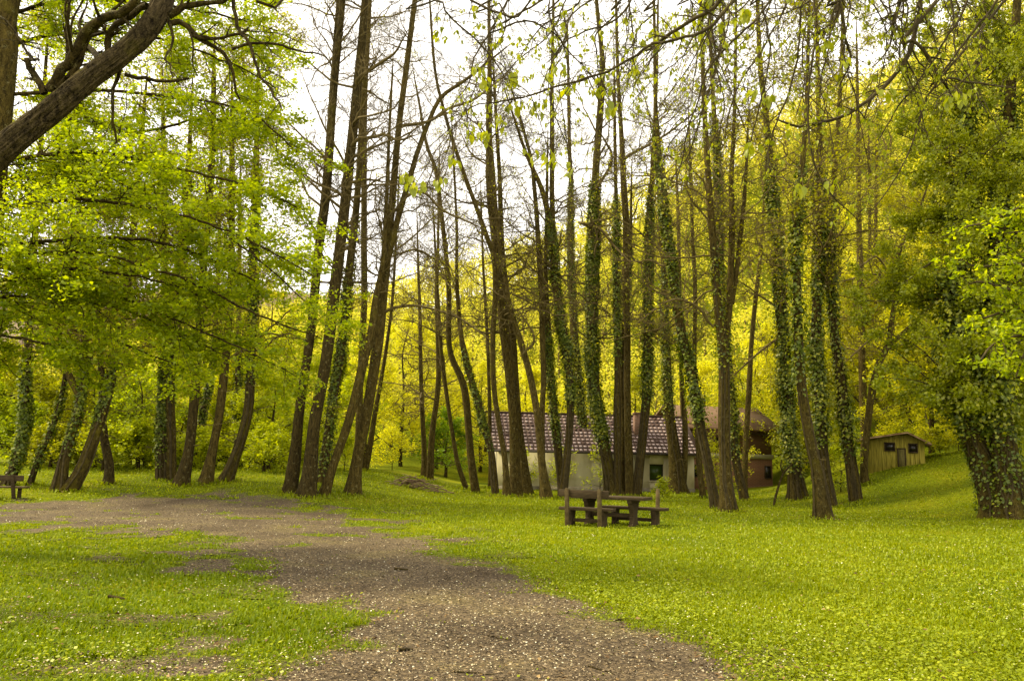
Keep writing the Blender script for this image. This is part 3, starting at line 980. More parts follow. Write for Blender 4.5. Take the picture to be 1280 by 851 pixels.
tree("slender_tree", "upright slim trunk rising from the foot of the left leaning house tree", [(678, 622, 8), (677.7, 523, 6.5), (679.5, 472, 6.8), (678, 417, 7), (675.6, 347, 6.5), (672, 287, 6), (668, 235, 5.2), (664, 200, 4.5), (655, 165, 3.6), (645, 130, 3)], group=G_C, n1=20, L=3)
tree("ivy_tree", "slim ivy covered trunk left of the near bench backrest", [(704, 621, 11), (702, 600, 9.5), (697.6, 562, 9), (693.7, 523, 8.5), (688.5, 472, 8), (686, 433, 7.5), (684, 390, 6.8), (682, 340, 5.5), (683, 280, 4.4), (684, 220, 3.4)], group=G_C, n1=14, L=2.6, ivy=[(400, 570, .16, 240, .25, .11)])
tree("ivy_tree", "forked ivy tree behind the near bench with a bare upright stem", [(702, 622, 12), (707, 588, 8.5), (712, 536, 8), (713, 484, 8.5), (708, 440, 9.5), (701, 400, 10.5), (694, 355, 10.5), (691, 313, 9.5), (684, 262, 7.5), (676, 233, 6), (664, 207, 5), (655, 185, 4), (645, 155, 3)],
     group=G_C, n1=16, L=3, forks=[[(694, 345, 7), (692, 300, 6.5), (690, 249, 6.4), (690, 207, 6), (690, 116, 5), (691, 52, 4), (692, -20, 3)]], ivy=[(262, 470, .18, 260, .12, .11), (400, 520, .30, 200, .3, .12)])
tree("ivy_tree", "dark ivy laden trunk directly above the near bench backrest", [(737, 612, 13), (732.5, 575, 10), (728.6, 528, 9.5), (722, 470, 9), (718, 420, 8.5), (715, 360, 8), (713, 300, 7.5), (713, 260, 6.5), (714, 225, 5.8), (712, 190, 5), (711, 140, 4.2), (710, 70, 3.2)],
     group=G_C, n1=20, L=3, ivy=[(205, 440, .13, 180, .1, .1), (410, 545, .45, 200, .4, .12)])
tree("ivy_tree", "thick trunk heavily sleeved in ivy rising behind the picnic table", [(768, 620, 23), (761, 588, 16), (753, 549, 14), (745, 505, 13), (740, 446, 13), (740, 365, 13), (741, 313, 12.5), (743, 262, 11.5), (745, 207, 9.5), (750, 142, 8.8), (753, 77, 6.5), (748, 26, 5), (745, -10, 4.4), (744, -80, 3.4)],
     group=G_C, bark='bark_moss', n1=26, L=3.6, ivy=[(205, 420, .18, 380, .06, .11), (400, 570, .30, 300, .25, .12)],
     limbs=[[(748, 232, 4), (757, 218, 3.6), (764, 205, 3.4), (764, 190, 3), (756, 176, 2.4)], [(724, 278, 3.6), (738, 282, 3.6), (752, 288, 3.6), (768, 308, 3.2), (778, 318, 2.6)]])
tree("ivy_tree", "narrow ivy pole just right of the thick ivy sleeved trunk", [(772, 612, 8), (771, 523, 7), (772, 440, 6.5), (771, 380, 6.5), (771, 300, 6), (770, 250, 5), (769, 190, 4.2), (768, 110, 3.2)], group=G_C, Y=40, n1=16, L=2.6, ivy=[(240, 470, .18, 220, .15, .11)])
tree("slender_tree", "short bare stem crowded left of the straight pale trunk", [(777, 619, 9), (778, 575, 7.4), (779, 531, 6.8), (778, 470, 6.4), (779, 420, 6.2), (784, 370, 5), (788, 310, 4), (789, 250, 3)], group=G_C, n1=12, L=2.6, ivy=[(300, 420, .16, 220, .1, .11)])
tree("slender_tree", "straight pale trunk without ivy at the right end of the table", [(787, 620, 11), (785.5, 549, 9.5), (784, 485, 8.5), (784, 417, 8.2), (782, 352, 8.5), (783, 287, 8.8), (780, 236, 8.2), (778, 190, 7), (775, 140, 5.4), (772, 80, 4.4), (770, 0, 3.2)], group=G_C, n1=26, L=3.4,
     limbs=[[(779, 200, 4), (790, 192, 3.6), (810, 182, 3.4), (836, 166, 2.8), (856, 150, 2.2)]])
tree("ivy_tree", "ivy tree leaning right beside the house window", [(795, 620, 13), (799.6, 580, 9.5), (805, 531, 9.5), (809, 485, 9.5), (810, 433, 9.5), (810, 404, 9.5), (811, 339, 8.5), (812, 275, 7.5), (815, 223, 6.4), (818, 165, 5.4), (820, 120, 4.4), (822, 40, 3.2)],
     group=G_C, n1=22, L=3.2, ivy=[(225, 430, .17, 260, .1, .11), (390, 520, .40, 190, .35, .12)])
# --- right of the window
tree("ivy_tree", "left leaning ivy tree whose foot stands right of the far bench", [(896, 636, 13), (890, 608, 9.5), (883, 569, 9), (874, 525, 9.5), (865, 470, 10), (852, 414, 10), (844, 362, 9.5), (839, 320, 9), (833, 285, 8.5), (827, 235, 8), (823, 190, 7), (820, 150, 6), (819, 110, 5), (818, 40, 4), (817, -30, 3)],
     group=G_R, n1=22, L=3.4, ivy=[(150, 420, .14, 300, .08, .11), (400, 540, .36, 220, .3, .12)])
tree("ivy_tree", "broad footed ivy tree right of the house window", [(848, 617, 24), (844, 575, 16), (836, 510, 11), (833, 450, 9.5), (831, 400, 8.5), (830, 340, 7.4), (827, 300, 6.4), (824, 240, 5.4), (822, 180, 4)], group=G_R, n1=16, L=3, forks=[[(853, 612, 9), (856, 575, 8), (856, 530, 7), (853, 480, 5), (850, 430, 4)]], ivy=[(320, 530, .42, 190, .4, .12)])
tree("slender_tree", "thin pole between the broad footed ivy tree and the brick house", [(879, 619, 8), (875, 590, 7), (872, 545, 6.5), (868, 500, 6), (868, 440, 5.4), (869, 360, 5), (866, 300, 4.4), (864, 240, 3.8), (862, 180, 3)], group=G_R, n1=18, L=2.6, Y=40, z0=6)
tree("slender_tree", "faint thin pole above the right end of the house roof", [(856, 600, 6), (850, 420, 4.8), (849, 340, 4.4), (848, 280, 4), (846, 230, 3)], group=G_F, Y=52, n1=16, L=2.6, z0=8)
tree("slender_tree", "big twin stemmed bare trunk standing before the brick house", [(912, 640, 23), (907, 595, 15), (905, 543, 14), (905, 492, 13.5), (904, 440, 12.5), (898, 388, 10.5), (894, 336, 9.5), (891, 297, 8.8), (887, 246, 8.2), (883, 181, 7.2), (880, 129, 6.2), (878, 65, 5), (876, 0, 4)],
     group=G_R, n1=26, L=3.6, forks=[[(904, 440, 10), (911, 390, 8.6), (913, 349, 8.4), (915, 271, 7.4), (914, 225, 6.4), (917, 170, 5), (919, 100, 4), (920, 20, 3)], [(915, 380, 6), (921, 336, 6), (926, 290, 5.4), (931, 241, 4.6), (934, 180, 3.4)]],
     ivy=[(300, 480, .22, 90, .6, .11)], limbs=[[(888, 408, 4), (880, 392, 3.8), (866, 380, 3.4), (846, 374, 3.2), (828, 380, 2.8), (812, 392, 2.2)]], leaves=(4200, .11, 'leaf_olive'))
tree("ivy_tree", "tall ivy column right behind the twin stemmed bare trunk", [(932, 626, 11), (925, 600, 8.5), (918, 560, 8), (914, 500, 8.5), (908, 440, 9.5), (903, 380, 9.5), (899, 320, 9.5), (898, 259, 9.5), (896, 200, 8.5), (893, 150, 6.6), (890, 100, 5), (887, 30, 3.4)],
     group=G_R, n1=18, L=3, ivy=[(135, 330, .20, 280, .1, .11), (310, 590, .34, 200, .3, .12)])
tree("slender_tree", "slim grey stem leaning right in front of the brick house wall", [(930, 608, 8.5), (932, 556, 7.4), (936, 492, 6.8), (939, 434, 5.6), (944, 380, 5.4), (950, 323, 4.6), (954, 275, 3.8), (957, 210, 3)], group=G_R, Y=42, n1=18, L=2.8, z0=8)
tree("ivy_tree", "massive ivy tree with a flared double foot beside the propped stick", [(997, 624, 28), (993, 582, 16), (988, 543, 14), (983, 492, 13), (980, 440, 13), (977, 400, 12), (974, 350, 11.5), (971, 300, 10.5), (966, 255, 9.5), (962, 200, 8.5), (958, 150, 7.5), (951, 90, 6.5), (948, 40, 5.4), (946, -30, 4.4)],
     group=G_R, bark='bark_moss', n1=26, L=3.6, ivy=[(150, 420, .34, 300, .2, .12), (380, 606, .46, 240, .35, .12)], limbs=[[(983, 345, 4), (972, 342, 3.8), (955, 316, 3.4), (938, 328, 3), (922, 344, 2.4)], [(978, 420, 3.4), (962, 430, 3.2), (940, 448, 2.6), (925, 462, 2.2)]],
     leaves=(4200, .11, 'leaf_olive'))
tree("slender_tree", "mossy bare footed trunk nearest the lawn on the right", [(1029, 649, 26), (1022, 595, 15.5), (1013, 556, 13), (1006, 517, 12), (1001, 480, 11), (998, 430, 10), (996, 370, 9), (995, 300, 8.4), (998, 250, 7.4), (1003, 200, 6.4), (1008, 140, 5.4), (1010, 60, 4.2)],
     group=G_R, bark='bark_moss', n1=22, L=3.2, ivy=[(190, 500, .34, 190, .3, .11)], leaves=(4200, .11, 'leaf_olive'))
tree("ivy_tree", "ivy trunk standing just behind the mossy bare footed one", [(1038, 634, 18), (1032, 595, 13), (1027, 556, 12.5), (1023, 492, 12), (1020, 440, 11.5), (1021, 375, 10.5), (1025, 300, 10), (1024, 246, 9.5), (1024, 181, 7.6), (1023, 116, 6), (1021, 40, 4.4)],
     group=G_R, n1=22, L=3.2, ivy=[(190, 400, .30, 280, .15, .12), (380, 575, .42, 220, .35, .12)], leaves=(4200, .11, 'leaf_olive'))
tree("ivy_tree", "left tilting ivy trunk standing closest to the yellow shed", [(1070, 627, 15), (1066, 595, 13), (1062, 569, 12), (1056, 517, 11), (1050, 466, 10.5), (1043, 414, 10), (1040, 375, 9.5), (1037, 310, 8.5), (1040, 250, 7.4), (1045, 190, 6), (1050, 120, 5), (1053, 40, 3.8)],
     group=G_R, n1=20, L=3.2, ivy=[(225, 420, .36, 240, .2, .12), (400, 590, .42, 200, .35, .12)], leaves=(4200, .11, 'leaf_olive'))
tree("slender_tree", "straight brown trunk rising behind the yellow shed roof", [(1082, 590, 9.5), (1078, 480, 8.4), (1076, 394, 7.4), (1074, 290, 6.8), (1073, 230, 5.4), (1072, 150, 4.2), (1071, 70, 3)], group=G_R, Y=46, n1=22, L=3, z0=8, leaves=(4200, .11, 'leaf_olive'))
tree("slender_tree", "left one of two close brown poles on the slope above the shed", [(1090, 560, 6), (1089, 460, 5.6), (1088, 355, 5), (1087, 270, 4), (1086, 190, 3)], group=G_F, Y=56, n1=16, L=2.6, z0=12)
tree("slender_tree", "right one of two close brown poles on the slope above the shed", [(1092, 560, 6.6), (1093, 460, 6), (1094, 350, 5.4), (1095, 260, 4.2), (1096, 180, 3)], group=G_F, Y=54, n1=16, L=2.6, z0=12)
tree("crooked_tree", "crooked brown tree zigzagging above the shed with one long side limb", [(1080, 580, 9), (1088, 500, 8.4), (1097, 458, 7.4), (1108, 436, 6.6), (1113, 414, 6), (1118, 381, 5.6), (1125, 365, 5.4), (1118, 345, 5.2), (1123, 324, 4.8), (1129, 301, 4.4), (1143, 283, 3.8), (1152, 255, 3)],
     group=G_R, Y=36, n1=12, L=2.2, z0=6, forks=[[(1106, 438, 6.5), (1127, 418, 5.6), (1146, 400, 5), (1172, 372, 4)]],
     limbs=[[(1117, 400, 3), (1102, 416, 2.8), (1088, 424, 2.4), (1070, 440, 2)], [(1112, 345, 3), (1090, 343, 2.6), (1068, 348, 2.2)], [(1122, 365, 2.8), (1098, 322, 2.4), (1080, 330, 2)]])

# --- left bank
tree("leaning_tree", "black ivy trunk leaning right behind the half seen bench", [(8, 608, 15.8), (16, 590, 12.8), (23, 567, 11.9), (30, 536, 10.6), (32, 492, 10.1), (33, 464, 9.7), (36, 420, 8.8), (40, 360, 7.9), (45, 280, 7.0), (50, 200, 6.2), (56, 100, 4.8)],
     group=G_W, bark='bark_dark', n1=22, L=3.6, z0=4.5, ivy=[(440, 600, .16, 280, .1, .11)], leaves=(7560, .115, 'leaf_wood'))
tree("leaning_tree", "thin slanting trunk between the bench and the mossy twin trunks", [(36, 606, 8.8), (49, 572, 7.4), (59, 549, 7.0), (70, 523, 6.5), (80, 480, 5.8), (88, 430, 5.3), (96, 360, 4.4), (103, 280, 3.5)], group=G_W, bark='bark_dark', n1=18, L=3, z0=4, ivy=[(470, 600, .12, 200, .15, .1)], leaves=(4680, .115, 'leaf_wood'))
tree("mossy_tree", "moss footed left trunk of the pair diverging from one root", [(74, 613, 20.2), (80, 580, 12.8), (89, 544, 11.0), (96, 522, 10.1), (101, 495, 9.2), (105, 470, 8.8), (106, 440, 8.3), (104, 400, 7.6), (102, 350, 7.0), (99, 270, 6.2), (96, 190, 4.9)],
     group=G_W, bark='bark_moss', n1=22, L=3.4, z0=4.5, forks=[[(101, 498, 7.9), (92, 480, 8.4), (84, 464, 7.9), (78, 440, 6.2), (72, 400, 4.4), (66, 340, 3.5)]], ivy=[(440, 575, .10, 200, .12, .1)], leaves=(6480, .115, 'leaf_wood'))
tree("mossy_tree", "moss footed right trunk of the pair, leaning more steeply", [(84, 613, 21.1), (102, 588, 15.0), (113, 560, 13.2), (124, 528, 12.3), (134, 492, 11.4), (143, 454, 10.6), (149, 425, 9.7), (156, 380, 8.4), (163, 320, 7.4), (170, 250, 6.3), (178, 160, 5.3)],
     group=G_W, bark='bark_moss', n1=22, L=3.6, z0=4.5, ivy=[(430, 560, .14, 260, .12, .1)], leaves=(7200, .115, 'leaf_wood'))
tree("leaning_tree", "curved dark trunk right of the mossy pair leaning left", [(136, 605, 13.2), (137, 580, 11.0), (131, 553, 10.1), (128, 520, 8.8), (127, 470, 7.9), (124, 420, 7.0), (118, 350, 5.8), (112, 280, 4.4)], group=G_W, bark='bark_dark', n1=18, L=3, z0=4.5, leaves=(5400, .115, 'leaf_wood'))
tree("ivy_tree", "left stem of the dark ivy pair in the middle of the left bank", [(202, 600, 12.3), (202, 523, 10.6), (206, 485, 9.7), (208, 440, 8.8), (207, 380, 7.9), (206, 300, 7.4), (205, 240, 6.7), (204, 160, 5.3)], group=G_W, bark='bark_dark', n1=20, L=3.2, z0=5, ivy=[(180, 330, .25, 200, .1, .11), (330, 602, .18, 280, .15, .11)], leaves=(5760, .115, 'leaf_wood'))
tree("ivy_tree", "right stem of the dark ivy pair, its bark bare near the ground", [(214, 600, 13.2), (213.6, 536, 10.6), (213, 492, 10.1), (216, 443, 9.2), (222, 380, 8.4), (230, 300, 7.6), (234, 240, 6.9), (237, 180, 5.6)], group=G_W, bark='bark', n1=20, L=3.2, z0=5, ivy=[(200, 520, .18, 240, .15, .11)], leaves=(5760, .115, 'leaf_wood'))
tree("leaning_tree", "curved brown trunk nearest the path on the left bank", [(225, 607, 20.2), (234, 575, 12.8), (239, 545, 11.9), (242, 510, 11.4), (244, 485, 11.0), (248, 430, 10.1), (252, 370, 9.2), (257, 300, 8.6), (262, 250, 8.3), (265, 200, 7.6), (267, 110, 5.8)], group=G_W, bark='bark_dark', n1=22, L=3.4, z0=5, leaves=(6480, .115, 'leaf_wood'))
tree("leaning_tree", "leaning trunk flecked with pale lichen, second of the brown three", [(257, 605, 18.5), (265, 567, 11.9), (270, 540, 11.0), (274, 518, 10.6), (280, 466, 10.1), (284, 420, 9.2), (289, 340, 8.3), (290, 250, 7.4), (290, 160, 6.2)], group=G_W, bark='bark', n1=22, L=3.4, z0=5, leaves=(6480, .115, 'leaf_wood'))
tree("leaning_tree", "sickle shaped trunk with an ivy top, rightmost of the brown three", [(281, 601, 15.8), (296, 567, 11.9), (306, 536, 11.4), (312, 505, 11.0), (314, 466, 10.6), (315, 430, 9.7), (317, 340, 8.3), (319, 270, 7.4), (320, 220, 6.9), (322, 120, 4.9)], group=G_W, bark='bark_moss', n1=20, L=3.2, z0=5, ivy=[(180, 500, .16, 220, .12, .11)], leaves=(6120, .115, 'leaf_wood'))
tree("ivy_tree", "slim ivy stem slanting behind the curved brown trunk", [(240, 592, 7.0), (247, 555, 6.7), (255, 510, 6.5), (262, 480, 6.3), (268, 440, 5.8), (271, 380, 5.3), (274, 300, 4.4), (276, 220, 3.5)], group=G_W, Y=38, bark='bark_dark', n1=16, L=2.8, z0=6, ivy=[(380, 590, .14, 220, .1, .11)], leaves=(4320, .115, 'leaf_wood'))
tree("ivy_tree", "slim ivy post behind and between the lichen trunk and sickle trunk", [(299, 598, 7.9), (297, 560, 7.4), (296, 518, 7.2), (297, 472, 7.0), (298, 420, 6.3), (299, 340, 5.3), (300, 250, 4.0)], group=G_W, Y=40, bark='bark_dark', n1=16, L=2.8, z0=6, ivy=[(420, 596, .14, 220, .1, .11)], leaves=(4320, .115, 'leaf_wood'))
tree("slender_tree", "thin bare trunk seen high through the gap in the left crown", [(100, 600, 8.8), (96, 450, 7.4), (93, 330, 6.2), (90, 240, 5.5), (88, 190, 4.8), (86, 100, 3.5)], group=G_W, Y=40, n1=20, L=3.2, z0=8, leaves=(4680, .115, 'leaf_wood'))

# --- the huge ivy tree at the right edge
def big_ivy_tree():
    lab = "huge double trunk swathed in ivy at the right edge of the lawn"
    g = np.random.default_rng(5)
    base = gpt(1254, 646)
    Y0 = base[1]
    bz = float(H(base[0], base[1]))
    loc = (base[0], base[1], bz)
    root = tag(empty("ivy_tree", loc), lab, "tree", "old ivy trees at the right edge")
    stems = [[(1246, 648, 42), (1240, 625, 32), (1228, 580, 29), (1212, 530, 27), (1202, 486, 25), (1196, 410, 22), (1199, 330, 19), (1204, 240, 16), (1208, 168, 13), (1214, 125, 10), (1219, 92, 8), (1221, 78, 5)],
             [(1264, 648, 46), (1261, 615, 36), (1256, 568, 32), (1250, 522, 30), (1244, 480, 27), (1242, 400, 24), (1247, 300, 20), (1256, 200, 16), (1264, 100, 12), (1272, 0, 9), (1280, -110, 6)]]
    mb, bb, im, lv = MB(), MB(), MB(), MB()
    for i, st in enumerate(stems):
        P4 = px_path(st, Y0 + (0.35 if i == 0 else -.1), 0.6)
        P4[0, 2] = bz - .12
        S = trunk_into(mb, P4, 20, .3, True, 7 + i, .11)
        zt = lambda py: at(1240, py, Y0)[2]
        ivy_stems(im, S, zt(300), g, 6)
        ivy_into(im, S, zt(652), zt(500), .10, 150, g, .10, .05)
        ivy_into(im, S, zt(560), zt(300), .75, 520, g, .115, .38)
        ivy_into(im, S, zt(330), zt(110), .55, 420, g, .115, .35)
        idx = np.where(S[:, 2] > zt(520))[0]
        k = g.choice(idx[:-2], 56)
        n1 = len(k)
        az = g.uniform(0, 2 * math.pi, n1)
        el = np.radians(g.uniform(-15, 40, n1))
        d = np.stack([np.cos(az) * np.cos(el), np.sin(az) * np.cos(el), np.sin(el)], 1)
        P1 = walk(S[k, :3], d, g.uniform(1.4, 3.9, n1), 8, .16, g.uniform(-.5, .4, n1), g)
        R1 = taper(g.uniform(.02, .05, n1), 8, .3)
        P2, R2 = spawn(P1, R1, 7, .4, 6, g, (30, 70), .0, .5, .1, .2, .18, .010)
        P3, R3 = spawn(P2, R2, 6, .45, 5, g, (30, 70), -.05, .5, .1, .2, .18, .006)
        tubes(bb, P1, R1, 5); tubes(bb, P2, R2, 4); tubes(bb, P3, R3, 3)
        PA = np.concatenate([P3.reshape(-1, 3), P2[:, 2:].reshape(-1, 3)])
        nl = 60000
        pk = PA[g.integers(0, len(PA), nl)] + g.normal(0, .09, (nl, 3))
        a = unit(g.normal(0, 1, (nl, 3)) * np.array([1, 1, .6]) + np.array([0, 0, -.5]))
        Lz = .10 * g.uniform(.6, 1.3, nl)
        leaf_quads(lv, pk, a, g.normal(0, 1, (nl, 3)), Lz, Lz * .75, 0)
    mb.build("trunk", MAT['bark_moss'], root, loc, True)
    bb.build("branches", MAT['twig_dark'], root, loc, True)
    im.build("ivy", [MAT['ivy'], MAT['ivy_light'], MAT['twig_dark']], root, loc)
    lv.build("foliage", leaf_mat("climber_leaf", [(0, (.095, .135, .001)), (.55, (.22, .255, .002)), (1, (.42, .43, .004))], .4, 1.5, .025, .45), root, loc)
big_ivy_tree()

def near_bark(mb, S4, g, n=110, step=.035):
    """a close trunk with real furrows along the stem, knots and uneven girth"""
    S = resample(S4, step)
    K = len(S)
    th = np.linspace(0, 2 * math.pi, n, endpoint=False)
    T = unit(np.gradient(S[:, :3], axis=0))
    u = unit(np.cross(T, np.array([0.1, 1.0, 0.0])))
    v = np.cross(T, u)
    s = np.arange(K) * step
    TH_, SS_ = np.meshgrid(th, s)
    def wrap(sc_t, sc_s, seed):
        a = vnoise(TH_ * sc_t, SS_ * sc_s, 1.0, seed)
        b = vnoise((TH_ - 2 * math.pi) * sc_t, SS_ * sc_s, 1.0, seed)
        k = TH_ / (2 * math.pi)
        return a * (1 - k) + b * k
    tw = TH_
    f = np.abs(wrap(7.0, 2.2, 5) - .5) * 2
    f2 = np.abs(wrap(15.0, 5.0, 8) - .5) * 2
    lump = wrap(1.2, 1.1, 2) - .5
    R = S[:, 3][:, None] * (1 + .16 * lump) + np.minimum(S[:, 3], .2)[:, None] * (.34 * (np.clip(f, 0, .45) - .3) + .16 * (np.clip(f2, 0, .5) - .25))
    V = S[:, None, :3] + (u[:, None, :] * np.cos(th)[None, :, None] + v[:, None, :] * np.sin(th)[None, :, None]) * R[:, :, None]
    I = np.arange(K * n).reshape(K, n)
    mb.add(V.reshape(-1, 3), np.stack([I[:-1], np.roll(I, -1, 1)[:-1], np.roll(I, -1, 1)[1:], I[1:]], -1).reshape(-1, 4))

# --- mossy limb tree reaching in at the top left
def mossy_limb_tree():
    g = np.random.default_rng(3)
    Y0 = 9.0
    loc = (-9.6, 9.0, float(H(-9.6, 9.0)))
    root = tag(empty("mossy_tree", loc), "near leaning mossy trunk crossing the top left corner", "tree", None)
    tr = px_path([(-70, 246, 36), (0, 189, 33), (60, 141, 29), (116, 95, 26), (159, 63, 25), (190, 28, 26), (206, -8, 25), (218, -70, 25), (232, -150, 20), (250, -260, 14)], Y0, .6)
    lead = np.array([[loc[0], loc[1], loc[2] - .15, .34], [-9.3, 9, 1.2, .26], [-8.6, 9, 2.6, .22], [-7.6, 9, 3.8, .20]])
    P4 = np.vstack([lead, tr])
    mb, bb = MB(), MB()
    S = trunk_into(MB(), P4, 22, .16, True, 4, .10)
    near_bark(mb, S, g)
    mb.build("trunk", MAT['bark_near'], root, loc, True)
    L = [[(64, 112, 13), (76, 92, 13), (88, 78, 13), (98, 58, 12), (109, 38, 12), (124, 24, 11), (145, 17, 11), (166, 4, 10), (185, -20, 9)],
         [(70, 112, 9), (88, 96, 9), (100, 72, 8), (108, 56, 8), (112, 40, 7)],
         [(124, 74, 9), (116, 64, 8), (109, 58, 8)],
         [(136, 66, 9), (134, 52, 9), (140, 38, 8), (154, 26, 8), (170, 14, 8), (186, 8, 7)],
         [(56, 116, 9), (46, 96, 8), (36, 78, 8), (33, 72, 7)],
         [(36, 76, 3), (26, 50, 3), (12, 30, 2.6), (-4, 20, 2.4)],
         [(36, 74, 5), (44, 76, 4), (50, 76, 2)],
         [(209, 20, 10), (230, 10, 8), (250, 4, 7), (275, 4, 5), (300, -6, 4)],
         [(212, 30, 8), (228, 30, 7), (242, 40, 7), (252, 52, 7), (268, 58, 5), (284, 70, 4.5), (292, 92, 4), (296, 112, 3), (300, 126, 2.4)],
         [(240, 44, 5), (256, 50, 4.5), (274, 48, 4), (296, 42, 3.4), (310, 36, 2.8)],
         [(152, 86, 5), (144, 108, 4.5), (142, 132, 4), (142, 160, 3.2), (146, 180, 2.4)],
         [(156, 92, 5), (170, 96, 5), (190, 100, 4.4), (212, 102, 4), (236, 100, 3)],
         [(206, 6, 4), (213, 36, 3.6), (214, 58, 3), (208, 72, 2.4), (217, 97, 2)],
         [(84, 88, 6), (84, 60, 5), (82, 36, 4.4), (88, 10, 4), (92, -10, 3)],
         [(82, 70, 4), (88, 40, 3), (98, 16, 2.6), (108, -6, 2)],
         [(285, -20, 5), (300, 40, 4.4), (312, 62, 4), (328, 98, 3.4), (346, 122, 2.8), (352, 134, 2)],
         [(290, 60, 4), (310, 54, 3.6), (334, 52, 3.4), (360, 60, 3), (384, 66, 2.4), (410, 72, 1.8)],
         [(320, 0, 4), (344, 10, 3.4), (356, -4, 3)]]
    for l in L:
        S = resample(px_path(l, Y0 + .3, g.uniform(-.6, .4)), .12)
        S[:, :3] += g.normal(0, .012, (len(S), 3))
        tubes(bb, S[:, :3], S[:, 3], 8)
        P2, R2 = spawn(S[None, :, :3], S[None, :, 3], 7, .4, 7, g, (25, 65), -.1, .45, .15, 0, .18, .006, lmax=1.3)
        P3, R3 = spawn(P2, R2, 3, .5, 5, g, (25, 65), -.1, .6, .2, 0, .18, .004)
        tubes(bb, P2, R2, 4); tubes(bb, P3, R3, 3)
    bb.build("branches", MAT['bark_dark'], root, loc, True)
mossy_limb_tree()

# --- broad-leaved tree whose layered boughs fill the left of the picture
def layered_tree():
    g = np.random.default_rng(8)
    bx, by = -10.0, 13.5
    bz = float(H(bx, by))
    loc = (bx, by, bz)
    root = tag(empty("leafy_tree", loc), "broad leaved tree whose layered green boughs fill the upper left", "tree", None)
    tp = [at(-4, 120, 13.5), at(4, 50, 13.5), at(8, 0, 13.5)]
    P4 = np.array([[bx, by, bz - .15, .42], [-9.8, by, 2.5, .33], [-9.3, by, 5.0, .30], [*tp[0], .26], [*tp[1], .24], [*tp[2], .22], [*(tp[2] + np.array([.3, .4, 3])), .16], [*(tp[2] + np.array([.5, .8, 6])), .08]])
    mb, bb, lv = MB(), MB(), MB()
    S = trunk_into(mb, P4, 18, .25, True, 13, .08)
    mb.build("trunk", MAT['bark'], root, loc, True)
    paths = []
    # boughs seen in the picture (pixel rows at their own distances)
    for pts, Y in (([(-30, 290, 10), (30, 305, 9), (100, 298, 8), (180, 300, 7), (250, 318, 5), (320, 352, 4)], 13.0),
                   ([(-20, 335, 9), (60, 336, 8), (130, 340, 6), (200, 352, 4), (260, 372, 3)], 12.2),
                   ([(-40, 240, 9), (60, 212, 8), (130, 220, 6), (180, 245, 4)], 14.2),
                   ([(-30, 160, 9), (80, 150, 8), (170, 165, 7), (260, 150, 5), (350, 170, 3)], 14.5),
                   ([(-30, 370, 8), (60, 372, 6), (150, 385, 5), (230, 420, 3), (285, 446, 2)], 12.8),
                   ([(0, 60, 9), (90, 40, 8), (200, 50, 6), (290, 80, 4), (345, 110, 3)], 14.8),
                   ([(0, 120, 9), (110, 112, 8), (220, 122, 6), (310, 140, 5), (372, 190, 3)], 13.6),
                   ([(0, 200, 9), (110, 190, 8), (210, 208, 6), (300, 230, 5), (382, 262, 3)], 13.2),
                   ([(0, 260, 9), (110, 250, 8), (220, 268, 6), (310, 300, 5), (392, 345, 3)], 12.6),
                   ([(0, 320, 8), (110, 316, 7), (220, 345, 6), (320, 392, 5), (402, 424, 2.5)], 12.4),
                   ([(0, 350, 8), (110, 360, 7), (200, 392, 5), (290, 430, 4), (370, 470, 2)], 13.0),
                   ([(0, 20, 9), (90, 0, 8), (180, 5, 6), (280, 20, 5), (350, 40, 3)], 14.0),
                   ([(-60, 430, 7), (0, 420, 6), (60, 430, 5), (120, 450, 3)], 12.6),
                   ([(0, -30, 9), (130, -50, 7), (250, -20, 5), (330, 10, 3)], 14.4),
                   ([(0, 395, 8), (90, 402, 6), (180, 440, 4), (250, 470, 2.5)], 14.5),
                   ([(0, 230, 8), (120, 235, 7), (230, 262, 5), (330, 330, 4), (405, 400, 2)], 15.0)):
        paths.append(resample(px_path(pts, Y, g.uniform(-.4, .8)), .18))
    dead = (0, 3, 5)
    for i, Sb in enumerate(paths):
        # tie the bough back to the stem
        j = int(np.argmin(np.abs(S[:, 2] - (Sb[0, 2] - .9))))
        a0 = np.array([*S[j, :3], Sb[0, 3] * 1.25])
        full = resample(np.vstack([a0, (a0 + Sb[0]) / 2 + np.array([0, 0, .15, 0]), Sb]), .18)
        full[:, :3] += g.normal(0, .010, (len(full), 3))
        full[:, 3] *= .55
        tubes(bb, full[:, :3], full[:, 3], 7)
        nL = len(full)
        P2, R2 = spawn(full[None, :, :3], full[None, :, 3], 30, .26, 8, g, (35, 65), -.08, .45, .12, .75, .14, .006, lmin=.7, lmax=2.3)
        P3, R3 = spawn(P2, R2, 8, .42, 5, g, (30, 60), -.06, .6, .08, .7, .14, .004)
        tubes(bb, P2, R2, 4); tubes(bb, P3, R3, 3)
        PA = np.concatenate([P3.reshape(-1, 3), P3[:, 2:].reshape(-1, 3), P2[:, 3:].reshape(-1, 3)])
        nl = 7400 if Sb[:, 2].mean() > 5.2 else 6400
        pk = PA[g.integers(0, len(PA), nl)] + g.normal(0, 1, (nl, 3)) * np.array([.07, .07, .035])
        a = unit(g.normal(0, 1, (nl, 3)) * np.array([1, 1, .28]) + np.array([0, 0, -.30]))
        s = g.normal(0, 1, (nl, 3)) * np.array([1, 1, .35])
        Lz = .068 * g.uniform(.5, 1.3, nl)
        leaf_quads(lv, pk, a, s, Lz, Lz * .72, 0, .12)
    bb.build("branches", MAT['bark_dark'], root, loc, True)
    lv.build("foliage", MAT['leaf'], root, loc)
layered_tree()

